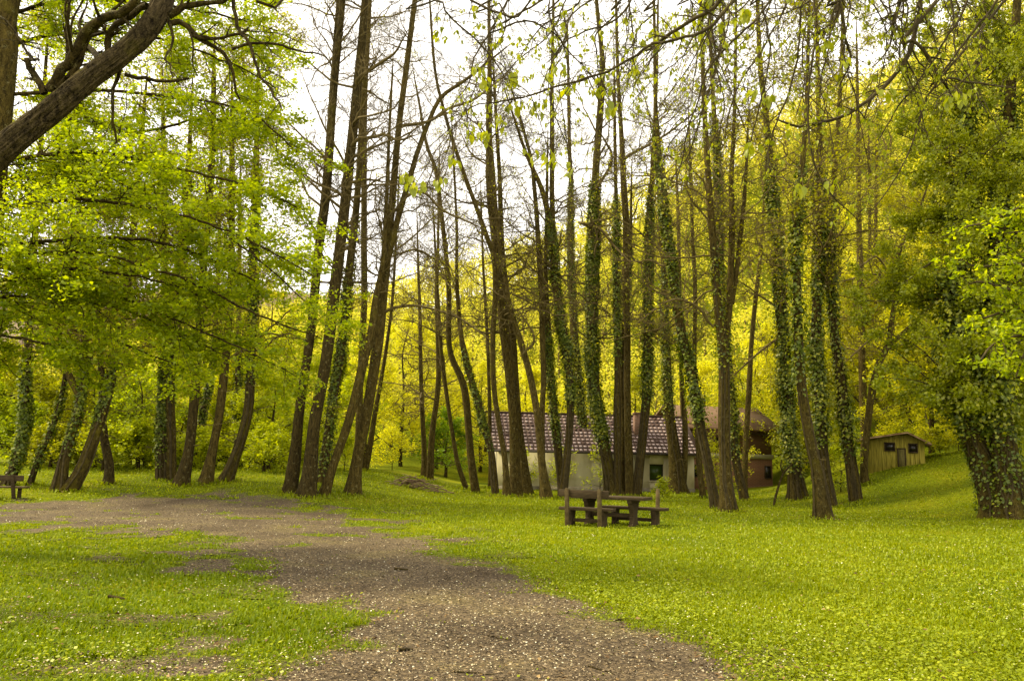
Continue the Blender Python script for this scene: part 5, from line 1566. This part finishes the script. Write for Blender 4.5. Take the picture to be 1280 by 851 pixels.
def brick_house():
    a = at(860, 600, 52.0); b = at(966, 600, 53.5)
    rz = math.atan2(b[1] - a[1], b[0] - a[0])
    Ln = float(np.hypot(b[0] - a[0], b[1] - a[1]))
    gz = float(H(a[0], a[1])) - .3
    root = tag(empty("brick_house", (a[0], a[1], gz), rz), "red brick house with a pale concrete band half hidden by the ivy trees", "house")
    zb = at(930, 573, 52.7)[2] - gz
    ze = at(930, 534, 52.7)[2] - gz
    zr = at(930, 512, 55.0)[2] - gz
    W = 5.2
    br = brick_mat("red_brick", (.21, .080, .034), (.155, .058, .028), (.23, .14, .07))
    br2 = brick_mat("dark_red_brick", (.14, .052, .025), (.10, .040, .020), (.13, .08, .04))
    w1 = MB(); w1.box(0, Ln, 0, W, -.8, zb)
    w1.build("wall", br, root)
    w3 = MB(); w3.box(-.08, Ln + .08, -.08, W + .08, zb + .003, zb + .30)
    w3.build("concrete_band", noise_mat("pale_concrete", [(.3, (.33, .29, .19)), (.7, (.46, .41, .29))], 3, .9, .2), root)
    w2 = MB(); w2.box(.02, Ln - .02, .02, W - .02, zb + .303, ze)
    w2.prism([(0, ze), (W, ze), (W / 2, zr)], .02, Ln - .02, 'x')
    w2.build("upper_wall", br2, root)
    r = MB()
    sl_ = (zr - ze) / (W / 2)
    r.prism([(-.6, ze - sl_ * .6 + .04), (W / 2, zr + .04), (W + .6, ze - sl_ * .6 + .04), (W + .6, ze - sl_ * .6 + .20), (W / 2, zr + .20), (-.6, ze - sl_ * .6 + .20)], -.5, Ln + .5, 'x')
    r.build("roof", noise_mat("pale_roof_sheet", [(.3, (.085, .048, .022)), (.6, (.15, .085, .042))], 2, .8, .2, (1, 6, 6)), root)
    for (px, y0, y1, wd) in ((866, 556, 544, .75), (866, 596, 580, .7), (905, 560, 546, .9), (971, 599, 582, .5)):
        wa = at(px, 590, 52.2); wx = float(np.hypot(wa[0] - a[0], wa[1] - a[1])) - wd / 2
        z0, z1 = at(px, y0, 52.2)[2] - gz, at(px, y1, 52.2)[2] - gz
        wx = min(wx, Ln - wd - .1)
        m_ = MB(); k = .06
        yy = -.05
        m_.box(wx, wx + wd, yy, .015, z0, z0 + k); m_.box(wx, wx + wd, yy, .015, z1 - k, z1); m_.box(wx, wx + k, yy, .015, z0 + k, z1 - k); m_.box(wx + wd - k, wx + wd, yy, .015, z0 + k, z1 - k)
        o = m_.build("window", MAT['wood'], root)
        q = MB(); q.box(wx + k, wx + wd - k, -.03, -.012, z0 + k, z1 - k)
        q.build("pane", glass_mat("dark_pane", (.018, .014, .010)), o)
brick_house()

def shed():
    Y = 37.5
    a = at(1080, 586, Y); b = at(1157, 586, Y - 1.1)
    rz = math.atan2(b[1] - a[1], b[0] - a[0])
    Ln = float(np.hypot(b[0] - a[0], b[1] - a[1]))
    gz = float(H(a[0], a[1]))
    gz = float(max(gz, at(1100, 586, Y)[2]))
    root = tag(empty("garden_shed", (a[0], a[1], gz), rz), "small weathered yellow shed with a low lopsided roof on the bank", "shed")
    z1 = at(1079, 550, Y)[2] - gz
    zr = at(1136, 542, Y - .8)[2] - gz
    z2 = at(1156, 552, Y - 1.1)[2] - gz
    rx = Ln * .74
    D = 3.2
    paint = noise_mat("faded_yellow_boards", [(.28, (.12, .098, .014)), (.5, (.29, .24, .026)), (.72, (.40, .33, .05))], 3.2, .85, .3, (7, 7, .5), 8)
    m_ = MB()
    prof = [(0, -1.1), (Ln, -1.1), (Ln, z2), (rx, zr), (0, z1)]
    n = len(prof)
    m_.add([(x, 0, z) for x, z in prof] + [(x, D, z) for x, z in prof], [(i, (i + 1) % n, (i + 1) % n + n, i + n) for i in range(n)])
    m_.f.append((np.array([[4, 3, 2, 1, 0]]), 0)); m_.f.append((np.array([[5, 6, 7, 8, 9]]), 0))
    for i in range(1, 13):
        x = Ln * i / 13
        zt = (z1 + (zr - z1) * x / rx) if x < rx else (zr + (z2 - zr) * (x - rx) / (Ln - rx))
        m_.box(x - .022, x + .022, -.02, -.002, -.1, zt - .06)
    m_.build("wall", paint, root)
    r = MB()
    th = .09
    e1 = (zr - z1) / rx; e2 = (z2 - zr) / (Ln - rx)
    pr = [(-.3, z1 - e1 * .3 + .01), (rx, zr + .01), (Ln + .3, z2 + e2 * .3 + .01), (Ln + .3, z2 + e2 * .3 + th), (rx, zr + th), (-.3, z1 - e1 * .3 + th)]
    r.add([(x, -.35, z) for x, z in pr] + [(x, D + .3, z) for x, z in pr], [(i, (i + 1) % 6, (i + 1) % 6 + 6, i + 6) for i in range(6)])
    r.f.append((np.array([[0, 1, 4, 5]]), 0)); r.f.append((np.array([[1, 2, 3, 4]]), 0))
    r.f.append((np.array([[6, 7, 10, 11]]), 0)); r.f.append((np.array([[7, 8, 9, 10]]), 0))
    r.build("roof", noise_mat("rusty_roofing", [(.3, (.16, .085, .035)), (.55, (.34, .22, .10)), (.75, (.46, .34, .18))], 3, .85, .3), root)
    def opening(name, x0, x1, za, zb, mat):
        f = MB(); k = .05
        f.box(x0, x1, -.05, .01, za, za + k); f.box(x0, x1, -.05, .01, zb - k, zb); f.box(x0, x0 + k, -.05, .01, za + k, zb - k); f.box(x1 - k, x1, -.05, .01, za + k, zb - k)
        o = f.build(name, MAT['wood'], root)
        p = MB(); p.box(x0 + k, x1 - k, -.035, -.022, za + k, zb - k)
        p.build("pane" if name == "window" else "panel", mat, o)
    sx = Ln / 77.0
    zz = lambda py: at(1110, py, Y)[2] - gz
    opening("window", 27 * sx, 41 * sx, zz(564), zz(553), glass_mat("shed_pane", (.02, .016, .010)))
    opening("window", 57 * sx, 69 * sx, zz(566), zz(554), glass_mat("shed_pane_dark", (.018, .014, .008)))
    opening("door", 43 * sx, 54 * sx, zz(590), zz(560), noise_mat("shed_door", [(.3, (.09, .075, .02)), (.7, (.17, .14, .035))], 4, .85, .2, (6, 6, .6)))
shed()

# ================================================================== PICNIC FURNITURE
def trestle(mb, x, yw_top, yw_mid, yw_bot, z0, z1, t, mat=0):
    prof = [(-yw_bot / 2, z0), (yw_bot / 2, z0), (yw_bot / 2 * .96, z0 + (z1 - z0) * .14), (yw_mid / 2, z0 + (z1 - z0) * .38), (yw_mid / 2 * 1.04, z0 + (z1 - z0) * .62), (yw_top / 2 * .9, z0 + (z1 - z0) * .86), (yw_top / 2, z1),
            (-yw_top / 2, z1), (-yw_top / 2 * .9, z0 + (z1 - z0) * .86), (-yw_mid / 2 * 1.04, z0 + (z1 - z0) * .62), (-yw_mid / 2, z0 + (z1 - z0) * .38), (-yw_bot / 2 * .96, z0 + (z1 - z0) * .14)]
    mb.prism(prof, x - t / 2, x + t / 2, 'x', mat)

TH = rad(-27)
tb = gpt(764, 656)
tu = np.array([math.cos(TH), math.sin(TH)]); tv_ = np.array([-math.sin(TH), math.cos(TH)])

def picnic_table():
    root = tag(empty("picnic_table", (tb[0], tb[1], float(H(tb[0], tb[1]))), TH), "heavy dark timber picnic table on flared pedestals on the lawn", "table")
    m_ = MB()
    for k in range(3):
        y = -.39 + k * .262
        m_.box(-1.02, 1.02, y, y + .252, .685, .765)
    m_.build("tabletop", MAT['wood'], root, None, False, .008)
    for s in (-1, 1):
        b = MB(); b.box(s * .62 - .06, s * .62 + .06, -.36, .36, .605, .682)
        trestle(b, s * .62, .60, .33, .52, -.08, .603, .12)
        b.build("pedestal", MAT['wood'], root, None, False, .008)
    c = MB(); c.box(-.557, .557, -.05, .05, .22, .33)
    c.build("stretcher", MAT['wood'], root, None, False, .006)
picnic_table()

def bench(loc, rz, label, length, posts, back, side):
    """side = -1: the back stands on the -y side"""
    root = tag(empty("picnic_bench", (loc[0], loc[1], float(H(loc[0], loc[1]))), rz), label, "bench", "timber benches at the picnic table")
    h = length / 2
    m_ = MB()
    m_.box(-h, h, -.20, -.005, .40, .475); m_.box(-h, h, .005, .20, .40, .475)
    m_.build("seat", MAT['wood'], root, None, False, .008)
    lx = h * .62
    for s in (-1, 1):
        b = MB(); trestle(b, s * lx, .38, .25, .36, -.08, .398, .13)
        b.build("leg", MAT['wood'], root, None, False, .008)
    c = MB(); c.box(-lx + .067, lx - .067, -.04, .04, .10, .19)
    c.build("stretcher", MAT['wood'], root, None, False, .006)
    for s in posts:
        p = MB()
        y0 = side * .205
        prof = [(s * lx - .052, -.08), (s * lx + .052, -.08), (s * lx + .048, .9), (s * lx + .030, .97), (s * lx - .030, .97), (s * lx - .048, .9)]
        n = 6
        lean = side * .06
        V = [(x, y0 + lean * max(0, z) + (0 if side > 0 else 0), z) for x, z in prof] + [(x, y0 + lean * max(0, z) + side * .09, z) for x, z in prof]
        p.add(V, [(i, (i + 1) % n, (i + 1) % n + n, i + n) for i in range(n)])
        p.f.append((np.array([list(range(5, -1, -1))]), 0)); p.f.append((np.array([list(range(6, 12))]), 0))
        p.build("post", MAT['wood_cut'], root, None, False, .006)
    if back:
        q = MB()
        y1 = side * .205 + side * .05
        q.box(-h * .97, h * .93, min(y1, y1 - side * .055) , max(y1, y1 - side * .055) - .003, .75, .93)
        q.build("backrest", MAT['wood'], root, None, False, .008)
    return root

nb = tb[:2] - tv_ * .74 - tu * .40
fb = tb[:2] + tv_ * .66 + tu * .44
bench(nb, TH, "near timber bench with a plank backrest, its back to the camera", 1.46, (-1, 1), True, -1)
bench(fb, TH, "far timber bench missing its backrest plank, a single post left standing", 1.80, (1,), False, 1)

def park_bench():
    p = gpt(12, 626)
    rz = rad(6)
    root = tag(empty("park_bench", (p[0] - .75, p[1], float(H(p[0] - .75, p[1]))), rz), "dark slatted bench cut off by the left picture edge, seen from behind", "bench")
    m_ = MB(); m_.box(-1.05, 1.05, -.02, .03, .60, .78); m_.build("backrest", MAT['wood'], root, None, False, .006)
    m_ = MB()
    for k in range(3):
        m_.box(-1.05, 1.05, .10 + k * .14, .22 + k * .14, .38, .43)
    m_.build("seat", MAT['wood_cut'], root, None, False, .006)
    for x in (-.82, .0, .74):
        b = MB()
        b.add([(x - .05, .16, -.05), (x + .05, .16, -.05), (x + .05, .24, -.05), (x - .05, .24, -.05), (x - .05, -.10, .80), (x + .05, -.10, .80), (x + .05, -.03, .80), (x - .05, -.03, .80)],
              [(0, 3, 2, 1), (4, 5, 6, 7), (0, 1, 5, 4), (1, 2, 6, 5), (2, 3, 7, 6), (3, 0, 4, 7)])
        b.box(x - .05, x + .05, .46, .54, -.05, .378)
        b.build("leg", MAT['wood'], root, None, False, .006)
park_bench()

# ================================================================== SMALL THINGS ON THE GROUND
def stick_path(a, b, r, g, bend=.06, K=7):
    t = np.linspace(0, 1, K)[:, None]
    P = np.asarray(a)[None] * (1 - t) + np.asarray(b)[None] * t
    P = P + g.normal(0, bend, (K, 3)) * np.sin(t * math.pi) * np.linalg.norm(np.asarray(b) - np.asarray(a)) * .6
    return P, np.linspace(r, r * .5, K)

def brush_pile():
    g = np.random.default_rng(51)
    p = gpt(520, 609)
    c = np.array([p[0], p[1] - 1.0, 0])
    m_ = MB()
    for k in range(52):
        az = g.uniform(0, math.pi)
        L = g.uniform(.5, 1.5)
        o = np.array([g.normal(0, .48), g.normal(0, .3), 0])
        z = max(.03, (.42 - .35 * abs(o[0])) * g.uniform(0, 1))
        d = np.array([math.cos(az), math.sin(az) * .6, g.uniform(-.15, .3)]) * L / 2
        m = c + o
        m[2] = float(H(m[0], m[1])) + z + abs(d[2])
        P, R = stick_path(m - d, m + d, g.uniform(.014, .034), g)
        tubes(m_, P, R, 5)
    o = m_.build("brush_pile", noise_mat("dry_brush", [(.3, (.07, .042, .020)), (.5, (.17, .11, .06)), (.7, (.34, .25, .15))], 2.5, .9, 0), None, None, True)
    tag(o, "low heap of dry brown brushwood at the foot of two thin trunks", "brush pile")
brush_pile()

def prop_stick():
    g = np.random.default_rng(52)
    p = gpt(967, 632)
    q = at(979, 592, p[1] + .6); q2 = at(990, 580, p[1] + .9)
    m_ = MB()
    S = resample(np.array([[*p, .055], [*at(971, 615, p[1] + .25), .05], [*q, .045], [*q2, .035]]), .12)
    S[0, 2] -= .05
    tubes(m_, S[:, :3], S[:, 3], 7)
    f = resample(np.array([[*q, .035], [*at(976, 583, p[1] + .6), .028], [*at(977, 574, p[1] + .6), .018]]), .1)
    tubes(m_, f[:, :3], f[:, 3], 6)
    o = m_.build("dead_branch", MAT['bark_dark'], None, None, True)
    tag(o, "forked dead branch propped against the massive ivy tree", "branch")
prop_stick()

for (x0, y0, x1, y1, r, lab) in ((499, 816, 516, 815, .016, "short dark stick lying on the path near the front edge"),
                                 (568, 842, 618, 846, .007, "long thin twig on the path at the bottom of the picture"),
                                 (735, 835, 768, 846, .007, "thin bent twig on the path left of the bottom right lawn corner"),
                                 (772, 777, 790, 776, .012, "straight twig where the path meets the pale ground cover"),
                                 (493, 713, 510, 714, .02, "dark stick at the upper right of the path"),
                                 (136, 748, 158, 752, .02, "dark stick in the grass on the left"),
                                 (610, 797, 640, 803, .006, "small twig in the middle of the path")):
    g = np.random.default_rng(hash_str(lab) % 999)
    a, b = gpt(x0, y0), gpt(x1, y1)
    a[2] += r * .8 + .012; b[2] += r * .8 + .012
    P, R = stick_path(a, b, r, g, .05, 8)
    P[:, 2] = H(P[:, 0], P[:, 1]) + r * .7 + .014
    m_ = MB(); tubes(m_, P, R, 7)
    tag(m_.build("fallen_twig", MAT['bark_dark'], None, None, True), lab, "twig", "fallen sticks on the path and lawn")

# ---- grass, ground cover, petals, chips
def scatter(n, dmin, dmax, g, power=1.5, half=.74):
    u = g.uniform(0, 1, n)
    k = 1 - power
    d = (dmin ** k + u * (dmax ** k - dmin ** k)) ** (1 / k)
    th = g.uniform(-half, half, n)
    return d * np.sin(th), d * np.cos(th)

def grass():
    g = np.random.default_rng(61)
    m_ = MB()
    x, y = scatter(560000, 3.8, 48, g, 1.35)
    b = bare(x, y)
    tuft = fbm(x, y, .9, 41)
    tuft2 = fbm(x, y, 3.0, 43)
    left = sstep(.5, -2.5, x) * sstep(17, 11, y)
    far_r = sstep(26, 34, y)
    keep = (g.uniform(0, 1, len(x)) > np.clip(b * 1.5 - .12, 0, 1.0) - .006) & (g.uniform(0, 1, len(x)) < .30 + .9 * tuft2)
    x, y, tuft, tuft2, left, b = x[keep], y[keep], tuft[keep], tuft2[keep], left[keep], b[keep]
    B = np.array(BASES)
    q = np.repeat(np.arange(len(B)), 150)
    rr_ = B[q, 2] * 1.15 + np.abs(g.normal(0, .22, len(q)))
    th_ = g.uniform(0, 2 * math.pi, len(q))
    nb_ = len(x)
    bx_, by_ = B[q, 0] + rr_ * np.cos(th_), B[q, 1] + rr_ * np.sin(th_)
    x = np.concatenate([x, bx_]); y = np.concatenate([y, by_])
    tuft = np.concatenate([tuft, np.full(len(q), 1.6)]); tuft2 = np.concatenate([tuft2, g.uniform(.5, 1.0, len(q))])
    left = np.concatenate([left, np.zeros(len(q))]); b = np.concatenate([b, np.zeros(len(q))])
    n = len(x)
    d = np.hypot(x, y)
    h = (.022 + .034 * tuft + .10 * np.clip(tuft2 - .55, 0, 1) + .012 * left * np.clip(tuft + .1, 0, 1)) * g.uniform(.5, 1.4, n) * (1 - .45 * b)
    h = h * (1 + .012 * d)
    wd = (.0042 + .00052 * d) * g.uniform(.7, 1.4, n)
    az = g.uniform(0, 2 * math.pi, n)
    le = g.uniform(.15, .95, n)
    z = H(x, y) - .004
    base = np.stack([x, y, z], 1)
    dirv = np.stack([np.cos(az), np.sin(az), np.zeros(n)], 1)
    sd_ = np.stack([-np.sin(az), np.cos(az), np.zeros(n)], 1)
    # turn blades so they are seen broadside as often as edge-on from anywhere
    mid = base + dirv * (h * le * .30)[:, None] + np.array([0, 0, 1]) * (h * .6)[:, None]
    tip = base + dirv * (h * le)[:, None] + np.array([0, 0, 1]) * (h * (1 - .35 * le))[:, None]
    V = np.stack([base - sd_ * wd[:, None], base + sd_ * wd[:, None], mid + sd_ * (wd * .75)[:, None], mid - sd_ * (wd * .75)[:, None], tip], 1)
    o = (np.arange(n) * 5)[:, None]
    lush = (g.uniform(0, 1, n) < np.clip(.9 * sstep(.3, -2.5, x) * sstep(20, 12, y) * (.4 + tuft) + .5 * sstep(.55, .7, fbm(x, y, .25, 47)), 0, 1))
    m_.add(V.reshape(-1, 3), (o + [0, 1, 2, 3])[~lush])
    b0 = m_.n - len(V) * 5
    for mi_, sel in ((0, ~lush), (1, lush)):
        m_.f.append(((o + np.array([3, 2, 4]))[sel] + b0, mi_))
    m_.f.append(((o + [0, 1, 2, 3])[lush] + b0, 1))
    tag(m_.build("grass", [MAT['grass'], MAT['grass_lush']]), "short spring grass of the lawn", None, None, "stuff")
grass()

def low_leaves():
    g = np.random.default_rng(62)
    m_ = MB()
    # small broad-leaved ground cover: thick in the right foreground and along the banks
    x, y = scatter(200000, 4.0, 46, g, 1.3)
    right = sstep(.3, 2.4, x - (y - 8) * .02) * sstep(15.5, 10.5, y)
    bank = sstep(22, 27, y) * np.maximum(sstep(-3, -6, x), sstep(3, 7, x))
    edge = np.exp(-np.abs(sdf(x, y) - .25) / .3) * sstep(-.5, 1.0, x)
    patch = sstep(.58, .70, fbm(x, y, .8, 51))
    lpatch = sstep(.62, .70, fbm(x, y, .6, 57)) * sstep(0, -3, x)
    dens = np.clip(.02 + .75 * right * (.10 + .9 * sstep(.44, .60, fbm(x, y, 1.0, 53))) + .55 * bank + .75 * edge + .20 * patch + .4 * lpatch, 0, 1) * (1 - np.clip(bare(x, y) * 1.6 - .15, 0, 1))
    k = g.uniform(0, 1, len(x)) < dens
    x, y = x[k], y[k]
    n = len(x)
    d = np.hypot(x, y)
    p = np.stack([x, y, H(x, y) + g.uniform(.015, .085, n) * (1 + .01 * d)], 1)
    az = g.uniform(0, 2 * math.pi, n)
    a = np.stack([np.cos(az), np.sin(az), g.uniform(-.35, .45, n)], 1)
    s = np.stack([-np.sin(az), np.cos(az), g.normal(0, .35, n)], 1)
    L = (.021 + .0011 * d) * g.uniform(.6, 1.5, n)
    leaf_quads(m_, p, a, s, L, L * .8, 0, .06)
    tag(m_.build("ground_cover_plants", MAT['cover']), "pale round leaves of low ground cover in the lawn", None, None, "stuff")
    # petals and daisies
    m2 = MB()
    x, y = scatter(52000, 3.8, 34, g, 1.5)
    b = bare(x, y)
    dens = np.clip(.025 + .16 * sstep(.50, .66, fbm(x, y, .45, 75)) + .62 * b * sstep(.25, .6, fbm(x, y, 1.1, 71)) + .30 * sstep(.52, .64, fbm(x, y, .5, 73)) * sstep(.5, 3, x), 0, 1)
    k = g.uniform(0, 1, len(x)) < dens
    x, y, b = x[k], y[k], b[k]
    n = len(x)
    d = np.hypot(x, y)
    p = np.stack([x, y, H(x, y) + np.where(b > .5, .018, .055 + .001 * d) * g.uniform(.8, 1.3, n)], 1)
    az = g.uniform(0, 2 * math.pi, n)
    a = np.stack([np.cos(az), np.sin(az), g.uniform(-.3, .3, n)], 1)
    s = np.stack([-np.sin(az), np.cos(az), g.normal(0, .3, n)], 1)
    L = (.011 + .00075 * d) * g.uniform(.6, 1.4, n)
    leaf_quads(m2, p, a, s, L, L * .75, 0, .1)
    tag(m2.build("fallen_petals", MAT['petal']), "white petals strewn over the path and grass", None, None, "stuff")
    # chips and dead leaves on the path
    for nm, mt, cnt, l0, lab in (("wood_chips", 'chip', 120000, .020, "brown chips covering the path"), ("fallen_leaves_and_shade", 'litter', 16000, .040, "brown dead leaves on the path edges, ringed at trunk feet as painted contact shade")):
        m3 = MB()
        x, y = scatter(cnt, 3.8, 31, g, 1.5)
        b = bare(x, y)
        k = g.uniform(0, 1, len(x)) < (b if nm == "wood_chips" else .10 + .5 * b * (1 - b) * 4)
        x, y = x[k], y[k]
        if nm == "fallen_leaves_and_shade":
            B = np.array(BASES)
            q = np.repeat(np.arange(len(B)), 90)  # dark leaf ring round each trunk foot stands in for contact shade
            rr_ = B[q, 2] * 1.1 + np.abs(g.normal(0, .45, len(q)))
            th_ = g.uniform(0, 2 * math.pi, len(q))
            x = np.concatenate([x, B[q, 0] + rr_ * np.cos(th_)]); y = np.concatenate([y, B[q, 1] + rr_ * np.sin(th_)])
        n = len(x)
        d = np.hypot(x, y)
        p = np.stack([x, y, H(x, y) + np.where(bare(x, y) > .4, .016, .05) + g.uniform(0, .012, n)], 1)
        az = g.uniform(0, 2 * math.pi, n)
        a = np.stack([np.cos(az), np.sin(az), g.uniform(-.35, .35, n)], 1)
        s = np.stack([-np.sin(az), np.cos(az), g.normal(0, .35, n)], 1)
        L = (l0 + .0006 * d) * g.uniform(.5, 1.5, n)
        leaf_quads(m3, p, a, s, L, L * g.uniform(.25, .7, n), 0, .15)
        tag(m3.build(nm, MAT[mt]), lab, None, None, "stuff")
low_leaves()
